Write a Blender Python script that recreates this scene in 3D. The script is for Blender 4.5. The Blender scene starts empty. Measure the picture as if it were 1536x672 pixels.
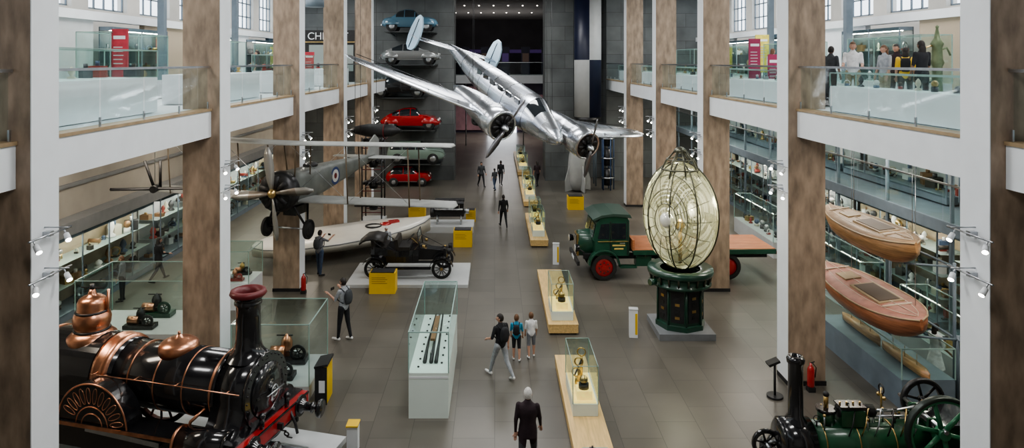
import bpy, math, random
import numpy as np
from mathutils import Vector, Matrix
random.seed(7)
pi=math.pi
SC=bpy.context.scene
FP=1024.0; CX=742.0; HY=92.0; CH=8.5
# ------------------------------------------------------------ materials
MC={}
def M(name,col,rough=.5,metal=0,var=0,scale=4,emis=0,stretch=(1,1,1),bump=0,coat=0,trans=0,ecol=None):
    if name in MC: return MC[name]
    m=bpy.data.materials.new(name); m.use_nodes=True
    nt=m.node_tree; p=nt.nodes['Principled BSDF']
    p.inputs['Base Color'].default_value=(*col,1); p.inputs['Roughness'].default_value=rough
    p.inputs['Metallic'].default_value=metal; p.inputs['Coat Weight'].default_value=coat
    p.inputs['Transmission Weight'].default_value=trans
    if emis:
        p.inputs['Emission Color'].default_value=(*(ecol or col),1); p.inputs['Emission Strength'].default_value=emis
    if var or bump:
        tc=nt.nodes.new('ShaderNodeTexCoord'); mp=nt.nodes.new('ShaderNodeMapping'); mp.inputs['Scale'].default_value=stretch
        nz=nt.nodes.new('ShaderNodeTexNoise'); nz.inputs['Scale'].default_value=scale; nz.inputs['Detail'].default_value=6
        nt.links.new(tc.outputs['Object'],mp.inputs[0]); nt.links.new(mp.outputs[0],nz.inputs['Vector'])
        if var:
            r=nt.nodes.new('ShaderNodeValToRGB'); r.color_ramp.elements[0].position=.3; r.color_ramp.elements[1].position=.7
            r.color_ramp.elements[0].color=(*[c*(1-var) for c in col],1); r.color_ramp.elements[1].color=(*[min(1,c*(1+var)) for c in col],1)
            nt.links.new(nz.outputs['Fac'],r.inputs[0]); nt.links.new(r.outputs[0],p.inputs['Base Color'])
        if bump:
            bp=nt.nodes.new('ShaderNodeBump'); bp.inputs['Strength'].default_value=bump; bp.inputs['Distance'].default_value=.02
            nt.links.new(nz.outputs['Fac'],bp.inputs['Height']); nt.links.new(bp.outputs[0],p.inputs['Normal'])
    MC[name]=m; return m
def seethru(m,f,tint=(.9,.92,.82)):
    nt=m.node_tree; o=[n for n in nt.nodes if n.type=='OUTPUT_MATERIAL'][0]; p=nt.nodes['Principled BSDF']
    t=nt.nodes.new('ShaderNodeBsdfTransparent'); t.inputs[0].default_value=(*tint,1); mx=nt.nodes.new('ShaderNodeMixShader'); mx.inputs[0].default_value=f
    nt.links.new(p.outputs[0],mx.inputs[1]); nt.links.new(t.outputs[0],mx.inputs[2]); nt.links.new(mx.outputs[0],o.inputs[0]); return m
def glassmat(name,tint,refl=.5,base=.04):
    m=bpy.data.materials.new(name); m.use_nodes=True; nt=m.node_tree; nt.nodes.clear()
    o=nt.nodes.new('ShaderNodeOutputMaterial'); mx=nt.nodes.new('ShaderNodeMixShader')
    t=nt.nodes.new('ShaderNodeBsdfTransparent'); t.inputs[0].default_value=(*tint,1)
    g=nt.nodes.new('ShaderNodeBsdfGlossy'); g.inputs['Roughness'].default_value=.03; g.inputs[0].default_value=(.9,.95,.95,1)
    lw=nt.nodes.new('ShaderNodeLayerWeight'); pw=nt.nodes.new('ShaderNodeMath'); pw.operation='POWER'; pw.inputs[1].default_value=3.5
    ma=nt.nodes.new('ShaderNodeMath'); ma.operation='MULTIPLY_ADD'; ma.inputs[1].default_value=refl; ma.inputs[2].default_value=base
    lw.inputs['Blend'].default_value=.5
    nt.links.new(lw.outputs['Facing'],pw.inputs[0]); nt.links.new(pw.outputs[0],ma.inputs[0]); nt.links.new(ma.outputs[0],mx.inputs[0])
    nt.links.new(t.outputs[0],mx.inputs[1]); nt.links.new(g.outputs[0],mx.inputs[2]); nt.links.new(mx.outputs[0],o.inputs[0])
    return m
GLASS=glassmat('clear_glass',(.86,.94,.92),.5,.05); RAILG=glassmat('rail_glass',(.82,.91,.91),.3,.045)
def tilemat(name,c1,c2,cm,bw,rh,rough,noise=.35,axis=None,mort=.006):
    m=bpy.data.materials.new(name); m.use_nodes=True; nt=m.node_tree; p=nt.nodes['Principled BSDF']
    tc=nt.nodes.new('ShaderNodeTexCoord'); mp=nt.nodes.new('ShaderNodeMapping')
    if axis=='xz': mp.inputs['Rotation'].default_value=(-pi/2,0,0)
    if axis=='yx': mp.inputs['Rotation'].default_value=(0,0,pi/2)
    nt.links.new(tc.outputs['Object'],mp.inputs[0])
    br=nt.nodes.new('ShaderNodeTexBrick'); br.inputs['Scale'].default_value=1
    br.inputs['Brick Width'].default_value=bw; br.inputs['Row Height'].default_value=rh; br.inputs['Mortar Size'].default_value=mort
    br.inputs['Color1'].default_value=(*c1,1); br.inputs['Color2'].default_value=(*c2,1); br.inputs['Mortar'].default_value=(*cm,1)
    nt.links.new(mp.outputs[0],br.inputs['Vector'])
    nz=nt.nodes.new('ShaderNodeTexNoise'); nz.inputs['Scale'].default_value=.6; nz.inputs['Detail'].default_value=5
    nt.links.new(tc.outputs['Object'],nz.inputs['Vector'])
    r=nt.nodes.new('ShaderNodeMapRange'); r.inputs[1].default_value=.3; r.inputs[2].default_value=.7; r.inputs[3].default_value=1-noise; r.inputs[4].default_value=1+noise
    nt.links.new(nz.outputs['Fac'],r.inputs[0])
    mu=nt.nodes.new('ShaderNodeVectorMath'); mu.operation='SCALE'
    nt.links.new(br.outputs['Color'],mu.inputs[0]); nt.links.new(r.outputs[0],mu.inputs['Scale']); nt.links.new(mu.outputs[0],p.inputs['Base Color'])
    p.inputs['Roughness'].default_value=rough
    return m
FLOOR=tilemat('slate_tiles',(.094,.087,.074),(.124,.115,.098),(.062,.058,.050),1.4,.95,.33,.12,'yx',.009)
PIER=tilemat('grey_stone_blocks',(.10,.11,.112),(.135,.145,.145),(.05,.05,.05),2.0,1.0,.6,.3,'xz',.012)
STONE=M('travertine',(.31,.235,.175),.5,0,.34,3.2,stretch=(1.6,1.6,.55),bump=.12)
WHITE=M('white_paint',(.76,.79,.82),.5,0,.03,2)
OFFW=M('warm_white_wall',(.60,.59,.56),.7,0,.06,1)
BEIGE=M('beige_wall',(.33,.31,.275),.7,0,.12,.8)
CEIL=M('ceiling_grey',(.26,.255,.25),.8,0,.1,1)
BLK=M('black_gloss',(.012,.012,.014),.18,0,.2,6,coat=.6)
BLKM=M('black_matt',(.018,.018,.02),.5,0,.3,8)
IRON=M('dark_iron',(.05,.05,.052),.38,.7,.3,9)
COP=M('copper',(.66,.33,.21),.3,1,.22,5)
BRASS=M('brass',(.6,.42,.18),.3,1,.15,7)
STEEL=M('steel',(.5,.52,.55),.3,1,.1,6)
ALU=M('polished_aluminium',(.66,.69,.74),.27,1,.08,1.6)
RED=M('red_paint',(.34,.02,.02),.25,0,.1,5,coat=.5)
DRED=M('dark_red',(.13,.015,.018),.4,0,.1,5)
YEL=M('yellow_panel',(.72,.47,.03),.45,0,.05,3)
WOOD=M('bench_wood',(.62,.43,.19),.45,0,.18,3,stretch=(6,.5,6))
WOODT=M('wood_trim',(.34,.25,.15),.45,0,.2,3)
BOATW=M('varnished_planks',(.34,.19,.09),.35,0,.4,3,stretch=(1,.6,8))
BOATR=M('redwood_hull',(.30,.12,.06),.35,0,.35,3,stretch=(1,.6,8))
LCASE=M('lit_case_white',(.70,.79,.75),.4,0,.02,2)
DKG=M('dark_green_paint',(.010,.050,.030),.3,0,.15,5,coat=.4)
GRN=M('engine_green',(.015,.075,.035),.3,0,.15,5,coat=.4)
BGREY=M('blue_grey_metal',(.15,.19,.23),.5,0,.1,3)
LGREY=M('light_grey_plinth',(.5,.52,.53),.5,0,.04,3)
MGREY=M('mid_grey_plinth',(.2,.21,.22),.5,0,.08,3)
RUB=M('rubber',(.02,.02,.02),.7,0,.2,9)
DGL=M('dark_window',(.02,.025,.03),.08,0,.1,3,coat=1)
LAMP=M('lamp_glow',(1,.97,.9),.5,emis=30,ecol=(1,.93,.82))
LAMPS=M('small_downlight_glow',(1,.97,.9),.5,emis=6,ecol=(1,.93,.82))
LAMPW=M('ceiling_panel_glow',(1,1,1),.5,emis=3,ecol=(.93,.97,1))
WARMP=M('lit_gold_fabric',(.75,.55,.18),.5,0,.2,8,emis=.6,ecol=(1,.72,.25))  # yellow case light put into the gold lining as emission
# ------------------------------------------------------------ mesh builder
class B:
    def __init__(s,mtx=None): s.v=[];s.f=[];s.m=[];s.s=[];s.mats=[];s.M=mtx or Matrix.Identity(4)
    def mi(s,mat):
        if mat not in s.mats: s.mats.append(mat)
        return s.mats.index(mat)
    def add(s,vs,fs,mat,sm=False):
        o=len(s.v); s.v+=[s.M@Vector(v) for v in vs]; k=s.mi(mat)
        for f in fs: s.f.append([i+o for i in f]); s.m.append(k); s.s.append(sm)
    def bx(s,x0,x1,y0,y1,z0,z1,mat):
        v=[(x,y,z) for z in(z0,z1) for y in(y0,y1) for x in(x0,x1)]
        s.add(v,[(0,2,3,1),(4,5,7,6),(0,1,5,4),(2,6,7,3),(0,4,6,2),(1,3,7,5)],mat)
    def obx(s,c,sz,mat,rz=0,ry=0,rx=0):
        R=Matrix.Translation(c)@Matrix.Rotation(rz,4,'Z')@Matrix.Rotation(ry,4,'Y')@Matrix.Rotation(rx,4,'X')
        x,y,z=[q/2 for q in sz]
        v=[R@Vector((a*x,b*y,d*z)) for d in(-1,1) for b in(-1,1) for a in(-1,1)]
        s.add(v,[(0,2,3,1),(4,5,7,6),(0,1,5,4),(2,6,7,3),(0,4,6,2),(1,3,7,5)],mat)
    def quad(s,a,b,c,d,mat): s.add([a,b,c,d],[(0,1,2,3)],mat)
    def loft(s,rings,mat,caps=True,sm=True,closed=True,matf=None):
        n=len(rings[0]); vs=[p for r in rings for p in r]; base=len(s.v)
        s.v+=[s.M@Vector(v) for v in vs]
        for i in range(len(rings)-1):
            for j in range(n if closed else n-1):
                k=(j+1)%n; mm=mat
                if matf: mm=matf(i,j) or mat
                s.f.append([base+i*n+j,base+i*n+k,base+(i+1)*n+k,base+(i+1)*n+j]); s.m.append(s.mi(mm)); s.s.append(sm)
        if caps:
            s.f.append([base+j for j in range(n)][::-1]); s.m.append(s.mi(mat)); s.s.append(False)
            s.f.append([base+(len(rings)-1)*n+j for j in range(n)]); s.m.append(s.mi(mat)); s.s.append(False)
    def cyl(s,p0,p1,r0,mat,r1=None,n=16,caps=True,sm=True):
        r1=r0 if r1 is None else r1
        p0=Vector(p0);p1=Vector(p1); d=(p1-p0).normalized(); a=d.orthogonal().normalized(); b=d.cross(a)
        rings=[[p+(a*math.cos(t)+b*math.sin(t))*r for t in [2*pi*i/n for i in range(n)]] for p,r in((p0,r0),(p1,r1))]
        s.loft(rings,mat,caps,sm)
    def lathe(s,prof,o,ax,mat,n=24,caps=True,sm=True,matf=None):
        o=Vector(o); d=Vector(ax).normalized(); a=d.orthogonal().normalized(); b=d.cross(a)
        rings=[[o+d*h+(a*math.cos(t)+b*math.sin(t))*max(r,.0005) for t in [2*pi*i/n for i in range(n)]] for r,h in prof]
        s.loft(rings,mat,caps,sm,matf=matf)
    def tube(s,pts,r,mat,n=6,closed=False):
        pts=[Vector(p) for p in pts]; rings=[]; a=None; L=len(pts)
        for i,p in enumerate(pts):
            if closed: d=(pts[(i+1)%L]-pts[i-1])
            else: d=pts[min(i+1,L-1)]-pts[max(i-1,0)]
            d.normalize()
            if a is None: a=d.orthogonal().normalized()
            else:
                a=a-d*a.dot(d); a.normalize()
            b=d.cross(a); rr=r[i] if isinstance(r,(list,tuple)) else r
            rings.append([p+(a*math.cos(t)+b*math.sin(t))*rr for t in [2*pi*k/n for k in range(n)]])
        if closed: rings.append(rings[0])
        s.loft(rings,mat,not closed,True)
    def torus(s,c,ax,R,r,mat,n=28,m=6,a0=0,a1=2*pi):
        c=Vector(c); d=Vector(ax).normalized(); a=d.orthogonal().normalized(); b=d.cross(a)
        full=abs(a1-a0-2*pi)<1e-4
        k=n if full else n+1
        s.tube([c+(a*math.cos(a0+(a1-a0)*i/n)+b*math.sin(a0+(a1-a0)*i/n))*R for i in range(k)],r,mat,m,full)
    def sph(s,c,r,mat,nu=16,nv=10,rot=None,fn=None):
        if not isinstance(r,(tuple,list)): r=(r,r,r)
        c=Vector(c); rings=[]
        for i in range(nv+1):
            t=pi*i/nv; t=min(max(t,.02),pi-.02)
            ring=[]
            for j in range(nu):
                u=2*pi*j/nu; p=Vector((r[0]*math.sin(t)*math.cos(u),r[1]*math.sin(t)*math.sin(u),-r[2]*math.cos(t)))
                if fn: p=fn(p)
                if rot: p=rot@p
                ring.append(c+p)
            rings.append(ring)
        s.loft(rings,mat,True,True)
    def prism(s,poly,y0,y1,mat,axes='xz',sm=False):
        def P(a,b,t):
            return {'xz':(a,t,b),'yz':(t,a,b),'xy':(a,b,t)}[axes]
        s.loft([[P(a,b,y0) for a,b in poly],[P(a,b,y1) for a,b in poly]],mat,True,sm)
    def wheel(s,c,R,w,tire,rim,spokes=0,ax=(0,1,0),hub=None,tr=.08,sr=.03):
        c=Vector(c); d=Vector(ax).normalized()
        s.lathe([(R-tr,-w/2),(R-.01,-w/2),(R,-w*.3),(R,w*.3),(R-.01,w/2),(R-tr,w/2),(R-tr,-w/2)],c,d,tire,32,False)
        if spokes:
            s.lathe([(R-tr-.05,-w*.4),(R-tr+.01,-w*.4),(R-tr+.01,w*.4),(R-tr-.05,w*.4),(R-tr-.05,-w*.4)],c,d,rim,32,False)
            a=d.orthogonal().normalized(); b=d.cross(a)
            for i in range(spokes):
                t=2*pi*i/spokes; s.cyl(c,c+(a*math.cos(t)+b*math.sin(t))*(R-tr-.02),sr*1.25,rim,sr,6)
            s.cyl(c-d*w*.7,c+d*w*.7,R*.15,hub or rim,n=12)
        else:
            s.lathe([(.001,-w*.38),(R*.3,-w*.45),(R-tr,-w*.3),(R-tr,w*.3),(R*.3,w*.45),(.001,w*.38)],c,d,rim,24,False)
            s.cyl(c-d*w*.6,c+d*w*.6,R*.2,hub or rim,n=12)
    def done(s,name,bevel=0,col=None):
        me=bpy.data.meshes.new(name); me.from_pydata([tuple(v) for v in s.v],[],s.f)
        for m in s.mats: me.materials.append(m)
        me.polygons.foreach_set('material_index',s.m); me.polygons.foreach_set('use_smooth',s.s); me.update()
        o=bpy.data.objects.new(name,me); SC.collection.objects.link(o)
        if bevel:
            bm=o.modifiers.new('bevel','BEVEL'); bm.width=bevel; bm.segments=2; bm.limit_method='ANGLE'; bm.angle_limit=.6
        return o
def TR(x,y,z,rz=0,s=1): return Matrix.Translation((x,y,z))@Matrix.Rotation(math.radians(rz),4,'Z')@Matrix.Scale(s,4)
ARTC=[M('art_brass',(.5,.35,.15),.3,.8),M('art_dark',(.04,.04,.045),.4),M('art_red',(.3,.05,.04),.4),M('art_cream',(.6,.56,.46),.5),M('art_steel',(.45,.45,.47),.3,.9),M('art_wood',(.25,.14,.07),.5),M('art_iron',(.10,.10,.11),.4,.5),M('art_blue',(.08,.12,.2),.4),M('art_white',(.75,.75,.75),.5),M('art_dark2',(.05,.045,.04),.5)]
def item(b,x,y,z,s,rnd):
    m=rnd.choice(ARTC); k=rnd.random(); h=s*rnd.uniform(.6,1.6)
    if k<.3: b.obx((x,y,z+h*.3),(s*rnd.uniform(.5,1.2),s*.7,h*.6),m,rnd.uniform(-.5,.5)); b.cyl((x,y,z+h*.6),(x,y,z+h*.85),s*.15,rnd.choice(ARTC),n=8)
    elif k<.55: b.lathe([(s*.35,0),(s*.38,h*.1),(s*.12,h*.25),(s*.3,h*.55),(s*.22,h*.8),(s*.05,h)],(x,y,z),(0,0,1),m,10)
    elif k<.75: b.cyl((x,y,z),(x,y,z+h*.3),s*.3,m,n=10); b.sph((x,y,z+h*.3+s*.3),s*.32,rnd.choice(ARTC),8,6)
    elif k<.9: b.torus((x,y,z+s*.45),(rnd.uniform(-1,1),rnd.uniform(-1,1),0.01),s*.4,s*.07,m,14,5); b.obx((x,y,z+.03),(s*.6,s*.4,.06),rnd.choice(ARTC))
    else: b.cyl((x-s*.5,y,z+s*.3),(x+s*.5,y,z+s*.3),s*.2,m,n=10); b.obx((x,y,z+s*.08),(s*.8,s*.3,s*.16),rnd.choice(ARTC))
def machine(b,x,y,z,L,rnd):
    a=rnd.choice((BLKM,IRON,DKG,MC['art_red'])); b.obx((x,y,z+L*.06),(L,L*.4,L*.12),a)
    b.cyl((x-L*.4,y,z+L*.25),(x-L*.05,y,z+L*.25),L*.13,rnd.choice((BRASS,COP,STEEL)),n=14); b.cyl((x-L*.05,y,z+L*.25),(x+L*.3,y,z+L*.25),L*.02,STEEL,n=6)
    b.wheel((x+L*.3,y-L*.14,z+L*.27),L*.2,L*.05,a,a,6,tr=L*.03,sr=L*.014); b.cyl((x+L*.3,y-L*.2,z+L*.27),(x+L*.3,y+L*.2,z+L*.27),L*.02,STEEL,n=6)
    b.lathe([(L*.14,L*.12),(L*.14,L*.45),(L*.10,L*.55),(L*.03,L*.62),(.001,L*.64)],(x-L*.05,y+L*.12,z),(0,0,1),rnd.choice((COP,BRASS,IRON)),14)
    b.cyl((x-L*.3,y+L*.12,z+L*.6),(x+L*.1,y+L*.12,z+L*.6),L*.02,IRON,n=6)
# ------------------------------------------------------------ room
XL,XR=-7.2,7.69; WL,WR=-15.0,16.0; FB=50.0; ZS0,ZS1=6.52,7.26; CE=13.5; YN=-5.0
fl=B(); fl.bx(WL-1,WR+1,YN,82,-.3,0,FLOOR); fl.done('floor')
b=B(); b.bx(WL-1,WR+1,YN,82,CE,CE+.3,CEIL); b.done('ceiling')
WIN_Z0=10.45
def sidewall(x0,x1,xin,name):
    b=B(); b.bx(x0,x1,YN,FB+1,0,WIN_Z0,OFFW); b.bx(x0,x1,YN,FB+1,12.9,CE,OFFW)
    y=YN
    while y<FB: b.bx(x0,x1,y,y+1.0,WIN_Z0,12.9,OFFW); y+=3.65
    b.done(name)
sidewall(WL-.4,WL,WL,'wall_left'); sidewall(WR,WR+.4,WR,'wall_right')
for side,xx in(('l',WL-.2),('r',WR+.2)):
    b=B(); y=YN
    while y<FB:
        y0=y+1.0; y1=y+3.65
        for k in range(5): yy=y0+(y1-y0)*k/4; b.bx(xx-.03,xx+.03,yy-.03,yy+.03,WIN_Z0,12.9,BGREY)
        for zz in(WIN_Z0+.05,11.2,12.0,12.85): b.bx(xx-.03,xx+.03,y0,y1,zz-.03,zz+.03,BGREY)
        y+=3.65
    b.done('window_1' if side=='l' else 'window_2')
b=B(); b.bx(WL-1,WR+1,YN-.3,YN,0,CE,OFFW); b.done('wall_front')
b=B(); b.bx(WL-.4,-2.9,FB,FB+1,0,CE,PIER); b.bx(3.6,WR+.4,FB,FB+1,0,CE,PIER)
b.bx(-8.8,-2.9,48.9,50,0,CE,PIER); b.bx(3.6,5.6,48.6,50,0,CE,PIER); b.bx(7.95,9.8,48.6,50,0,CE,PIER); b.done('wall_back')
PURP=M('far_dark_wall',(.045,.038,.065),.6,0,.4,.5); PINK=M('far_lit_wall',(.16,.09,.10),.6,0,.7,.6,emis=.06,ecol=(.7,.38,.42)); PUR2=M('far_purple_panel',(.05,.03,.10),.5,0,.4,.5,emis=.06,ecol=(.35,.2,.7))  # pink and purple glow of the far end put in as faint emission
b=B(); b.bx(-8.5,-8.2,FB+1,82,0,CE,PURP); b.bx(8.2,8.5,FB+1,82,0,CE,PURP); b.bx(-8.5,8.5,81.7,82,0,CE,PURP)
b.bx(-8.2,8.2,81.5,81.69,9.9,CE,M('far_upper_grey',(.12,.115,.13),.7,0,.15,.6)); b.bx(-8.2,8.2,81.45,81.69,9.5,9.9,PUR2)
b.bx(-6,-1,81.5,81.69,0.3,5.5,PINK); b.bx(2.7,6,81.5,81.69,.3,4.5,PINK); b.bx(-.8,2.6,81.5,81.69,0,2.6,M('far_doorway_glow',(.8,.85,.9),.5,emis=3)); b.bx(-.8,2.6,81.5,81.69,2.7,5.5,PUR2); b.done('wall_far')  # glowing panel near the floor added for the bright glare at the far end
b=B(); b.bx(-8.15,8.15,61,65,ZS0,ZS1,WHITE); b.quad((-8.1,61.05,ZS1),(8.1,61.05,ZS1),(8.1,61.05,8.4),(-8.1,61.05,8.4),RAILG); b.bx(-8.1,8.1,61,61.08,8.38,8.43,STEEL)
for k in range(8): b.bx(-7+k*1.9,-6.2+k*1.9,64,64.3,ZS1,ZS1+2.6,M('exhibit_navy',(.03,.03,.06),.5))
for k in range(8): b.bx(-6.9+k*1.9,-6.3+k*1.9,63.97,64,ZS1+1.2,ZS1+2.0,(PUR2,M('screen_warm',(.15,.10,.08),.5,emis=.08))[k%2])
b.done('bridge_balcony')
CZ=[3.27,10.6,17.9,25.2,32.6,39.9]
for side in(-1,1):
    xi=XL if side<0 else XR
    for zc in CZ:
        b=B(); x0,x1=sorted((xi,xi+side*.98)); b.bx(x0,x1,zc,zc+.64,0,CE,STONE)
        xa,xb=sorted((xi-side*.012,xi+side*.005)); b.bx(xa,xb,zc-.01,zc+.66,0,CE,WHITE)
        b.bx(x0-.02,x1+.02,zc-.02,zc+.66,0,.12,BLKM)
        b.done('stone_column')
        b=B()
        for zz,kk in((5.75,1),(5.1,-1)):
            xs=xi-side*.012
            b.bx(*sorted((xs,xs-side*.12)),zc+.25,zc+.35,zz-.04,zz+.04,STEEL)
            b.cyl((xs-side*.12,zc-.25,zz),(xs-side*.12,zc+.8,zz),.016,STEEL,n=6)
            b.cyl((xs-side*.0,zc+.3,zz+.1),(xs-side*.4,zc+.3,zz+.1),.012,STEEL,n=6)
            for q in(-.15,.6):
                p=Vector((xs-side*.16,zc+q,zz-.08)); d=Vector((-side*.6,random.uniform(-.9,.1),-.55)).normalized()
                b.cyl(p,p+d*.14,.04,WHITE,.05,10); b.cyl(p+d*.14,p+d*.143,.04,LAMP,n=10); b.cyl(p,(xs-side*.12,zc+q,zz),.012,STEEL,n=5)
        b.done('track_spotlights')
for side,nm in((-1,'balcony_slab_left'),(1,'balcony_slab_right')):
    xf=-7.43 if side<0 else 7.93; xw=WL if side<0 else WR
    b=B(); 
    zs=[YN+.05]+CZ+[FB-1.4]
    x0,x1=sorted((xf+side*.35,xw)); b.bx(x0,x1,YN,FB-1.2,ZS0+.15,ZS1-.02,WHITE)
    for i in range(len(zs)-1):
        r=B()
        ya=zs[i]+(.68 if i else 0)+.0; yb=zs[i+1]-.02
        xa,xb=sorted((xf,xf+side*.35)); b.bx(xa,xb,ya-.03,yb+.01,ZS0,ZS1-.06,WHITE)
        xa,xb=sorted((xf-side*.03,xf+side*.35)); b.bx(xa,xb,ya-.03,yb+.01,ZS1-.06,ZS1,WOODT)
        g0=ya+.05; n=max(1,round((yb-ya-.1)/1.6)); st=(yb-ya-.1)/n
        for k in range(n):
            r.quad((xf+side*.06,g0+k*st+.02,ZS1+.03),(xf+side*.06,g0+(k+1)*st-.02,ZS1+.03),(xf+side*.06,g0+(k+1)*st-.02,8.33),(xf+side*.06,g0+k*st+.02,8.33),RAILG)
        for k in range(n+1): r.bx(xf+side*.06-.015,xf+side*.06+.015,g0+k*st-.02,g0+k*st+.02,ZS1,ZS1+.18,STEEL)
        r.bx(xf+side*.06-.03,xf+side*.06+.03,ya,yb,8.33,8.38,STEEL)
        r.done('glass_balustrade')
    b.done(nm)
def case(x0,x1,y0,y1,z0,hb,zt,basem,n=6,s=.2,name='glass_display_case',seed=1,glass=GLASS,top=None,mach=False):
    rnd=random.Random(seed); b=B()
    if hb>0: b.bx(x0,x1,y0,y1,z0,z0+hb,basem)
    if top: b.bx(x0+.03,x1-.03,y0+.03,y1-.03,z0+hb,z0+hb+.012,top)
    if zt:
        e=.012
        za,zb=z0+hb,z0+zt
        b.quad((x0,y0,za),(x1,y0,za),(x1,y0,zb),(x0,y0,zb),glass); b.quad((x0,y1,za),(x1,y1,za),(x1,y1,zb),(x0,y1,zb),glass)
        b.quad((x0,y0,za),(x0,y1,za),(x0,y1,zb),(x0,y0,zb),glass); b.quad((x1,y0,za),(x1,y1,za),(x1,y1,zb),(x1,y0,zb),glass)
        b.quad((x0,y0,zb),(x1,y0,zb),(x1,y1,zb),(x0,y1,zb),glass)
        EG=M('glass_edge',(.30,.42,.39),.2)
        for x in(x0,x1):
            for y in(y0,y1): b.bx(x-e,x+e,y-e,y+e,za,zb,EG)
            b.bx(x-e,x+e,y0,y1,zb-e,zb+e,EG)
        for y in(y0,y1): b.bx(x0,x1,y-e,y+e,zb-e,zb+e,EG)
    for k in range(n):
        yy=y0+(y1-y0)*(k+.5)/n
        if mach: machine(b,(x0+x1)/2,yy,z0+hb+.015,s*rnd.uniform(.9,1.2),rnd)
        else: item(b,rnd.uniform(x0+s,x1-s) if x1-x0>2*s else (x0+x1)/2,yy,z0+hb+.015,s*rnd.uniform(.7,1.3),rnd)
    return b.done(name)
LED=M('case_led_strip',(1,1,1),.5,emis=34,ecol=(1,.92,.78))
def cabinet(side,xf,depth,y0,y1,z0,z1,ns,seed,backm,dens=3.0,s=.22,framem=BGREY,lightz=True,name='display_cabinet'):
    rnd=random.Random(seed); b=B(); xb=xf+side*depth
    b.bx(*sorted((xb,xb+side*.04)),y0,y1,z0,z1,backm); b.bx(*sorted((xf,xb)),y0,y1,z0,z0+.25,framem); b.bx(*sorted((xf,xb)),y0,y1,z1-.12,z1,framem)
    if lightz: b.bx(*sorted((xf+side*.1,xf+side*.18)),y0+.1,y1-.1,z1-.14,z1-.125,LED)
    h=(z1-z0-.37)/ns
    for k in range(ns):
        zz=z0+.25+k*h
        if k: b.bx(*sorted((xf+side*.12,xb)),y0,y1,zz-.012,zz,M('glass_shelf',(.30,.38,.37),.15))
        q=y0+.2
        while q<y1-.3:
            ss=min(s*rnd.uniform(.5,1.6),h*.55); item(b,xf+side*rnd.uniform(.3,max(.31,depth-.15)),q,zz,ss,rnd); q+=rnd.uniform(.5,1.3)/dens*1.4
    n=max(1,round((y1-y0)/1.8)); st=(y1-y0)/n
    for k in range(n+1): b.bx(xf-.02,xf+.02,y0+k*st-.02,y0+k*st+.02,z0+.2,z1,framem)
    for k in range(n): b.quad((xf,y0+k*st,z0+.2),(xf,y0+(k+1)*st,z0+.2),(xf,y0+(k+1)*st,z1),(xf,y0+k*st,z1),GLASS)
    b.done(name)
CASEB=M('case_back_white',(.50,.54,.56),.6,0,.08,1); CASED=M('case_back_dark',(.07,.085,.095),.6,0,.2,1); CASEW=M('case_back_warm',(.38,.31,.22),.6,0,.2,1)
for i,(y0,y1) in enumerate([(15,21),(21.6,28),(28.6,35),(35.6,42),(42.6,48.5)]):
    cabinet(-1,-14.0,.9,y0,y1,0,2.75,3,10+i,(CASEB,CASEW,CASEB)[i%3],2.6,.34)
    cabinet(1,14.0,1.0,y0,y1,0,3.2,4,30+i,(CASEB,CASEW,CASEB)[i%3],4.2,.26)
    cabinet(1,14.3,1.0,y0,y1,3.95,6.4,2,50+i,CASEB,3.4,.3)
    if i<3: case(12.0,12.8,y0+.8,y1-.8,0,.7,1.9,LGREY,9,.3,'glass_display_case',260+i)
    if i<4: cabinet(-1,-13.2,.45,y0+2.0,y1-.5,ZS1,9.7,3,70+i,(CASEW,CASED)[i%2],2.4,.22,name='gallery_wall_cabinet'); cabinet(1,14.0,.45,y0+2.0,y1-.5,ZS1,9.7,3,90+i,(CASEW,CASED)[i%2],2.4,.22,name='gallery_wall_cabinet')
b=B(); b.bx(WL,-13.95,14.5,49,2.76,3.2,MGREY); b.bx(WL,-14.6,14.5,49,3.2,6.6,BEIGE)
for zz in(4.2,5.2): b.bx(-14.6,-14.5,14.5,49,zz,zz+.12,MGREY)
b.done('cabinet_canopy')
b=B(); b.bx(12.9,WR-.02,12,49,3.55,3.9,BGREY); 
for k in range(24): b.quad((12.95,12+k*1.55,3.92),(12.95,13.5+k*1.55,3.92),(12.95,13.5+k*1.55,4.95),(12.95,12+k*1.55,4.95),RAILG)
b.bx(12.92,12.98,12,49,4.95,5.0,STEEL)
for k in range(12): b.cyl((13,13+k*3.2,0),(13,13+k*3.2,6.6),.06,BGREY,n=8)
b.done('mezzanine_walkway')
for i in range(5):
    y0=CZ[i+1]+1.0
    case(-9.6,-8.3,y0+.8,y0+5.2,ZS1,.85,0 if i%2 else 1.5,WHITE,7,.26,'gallery_display_case',100+i)
    case(-12.2,-11.2,y0+1,y0+4.5,ZS1,.6,2.1,LGREY,6,.3,'gallery_display_case',120+i)
    case(8.45,9.1 if i==0 else 9.8,y0+.2,y0+5.6,ZS1,.62,.95,WHITE,8,.2,'gallery_display_case',140+i)
    case(12.1,13.0,y0+.5,y0+4.5,ZS1,.6,2.0,LGREY,6,.3,'gallery_display_case',160+i)
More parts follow.
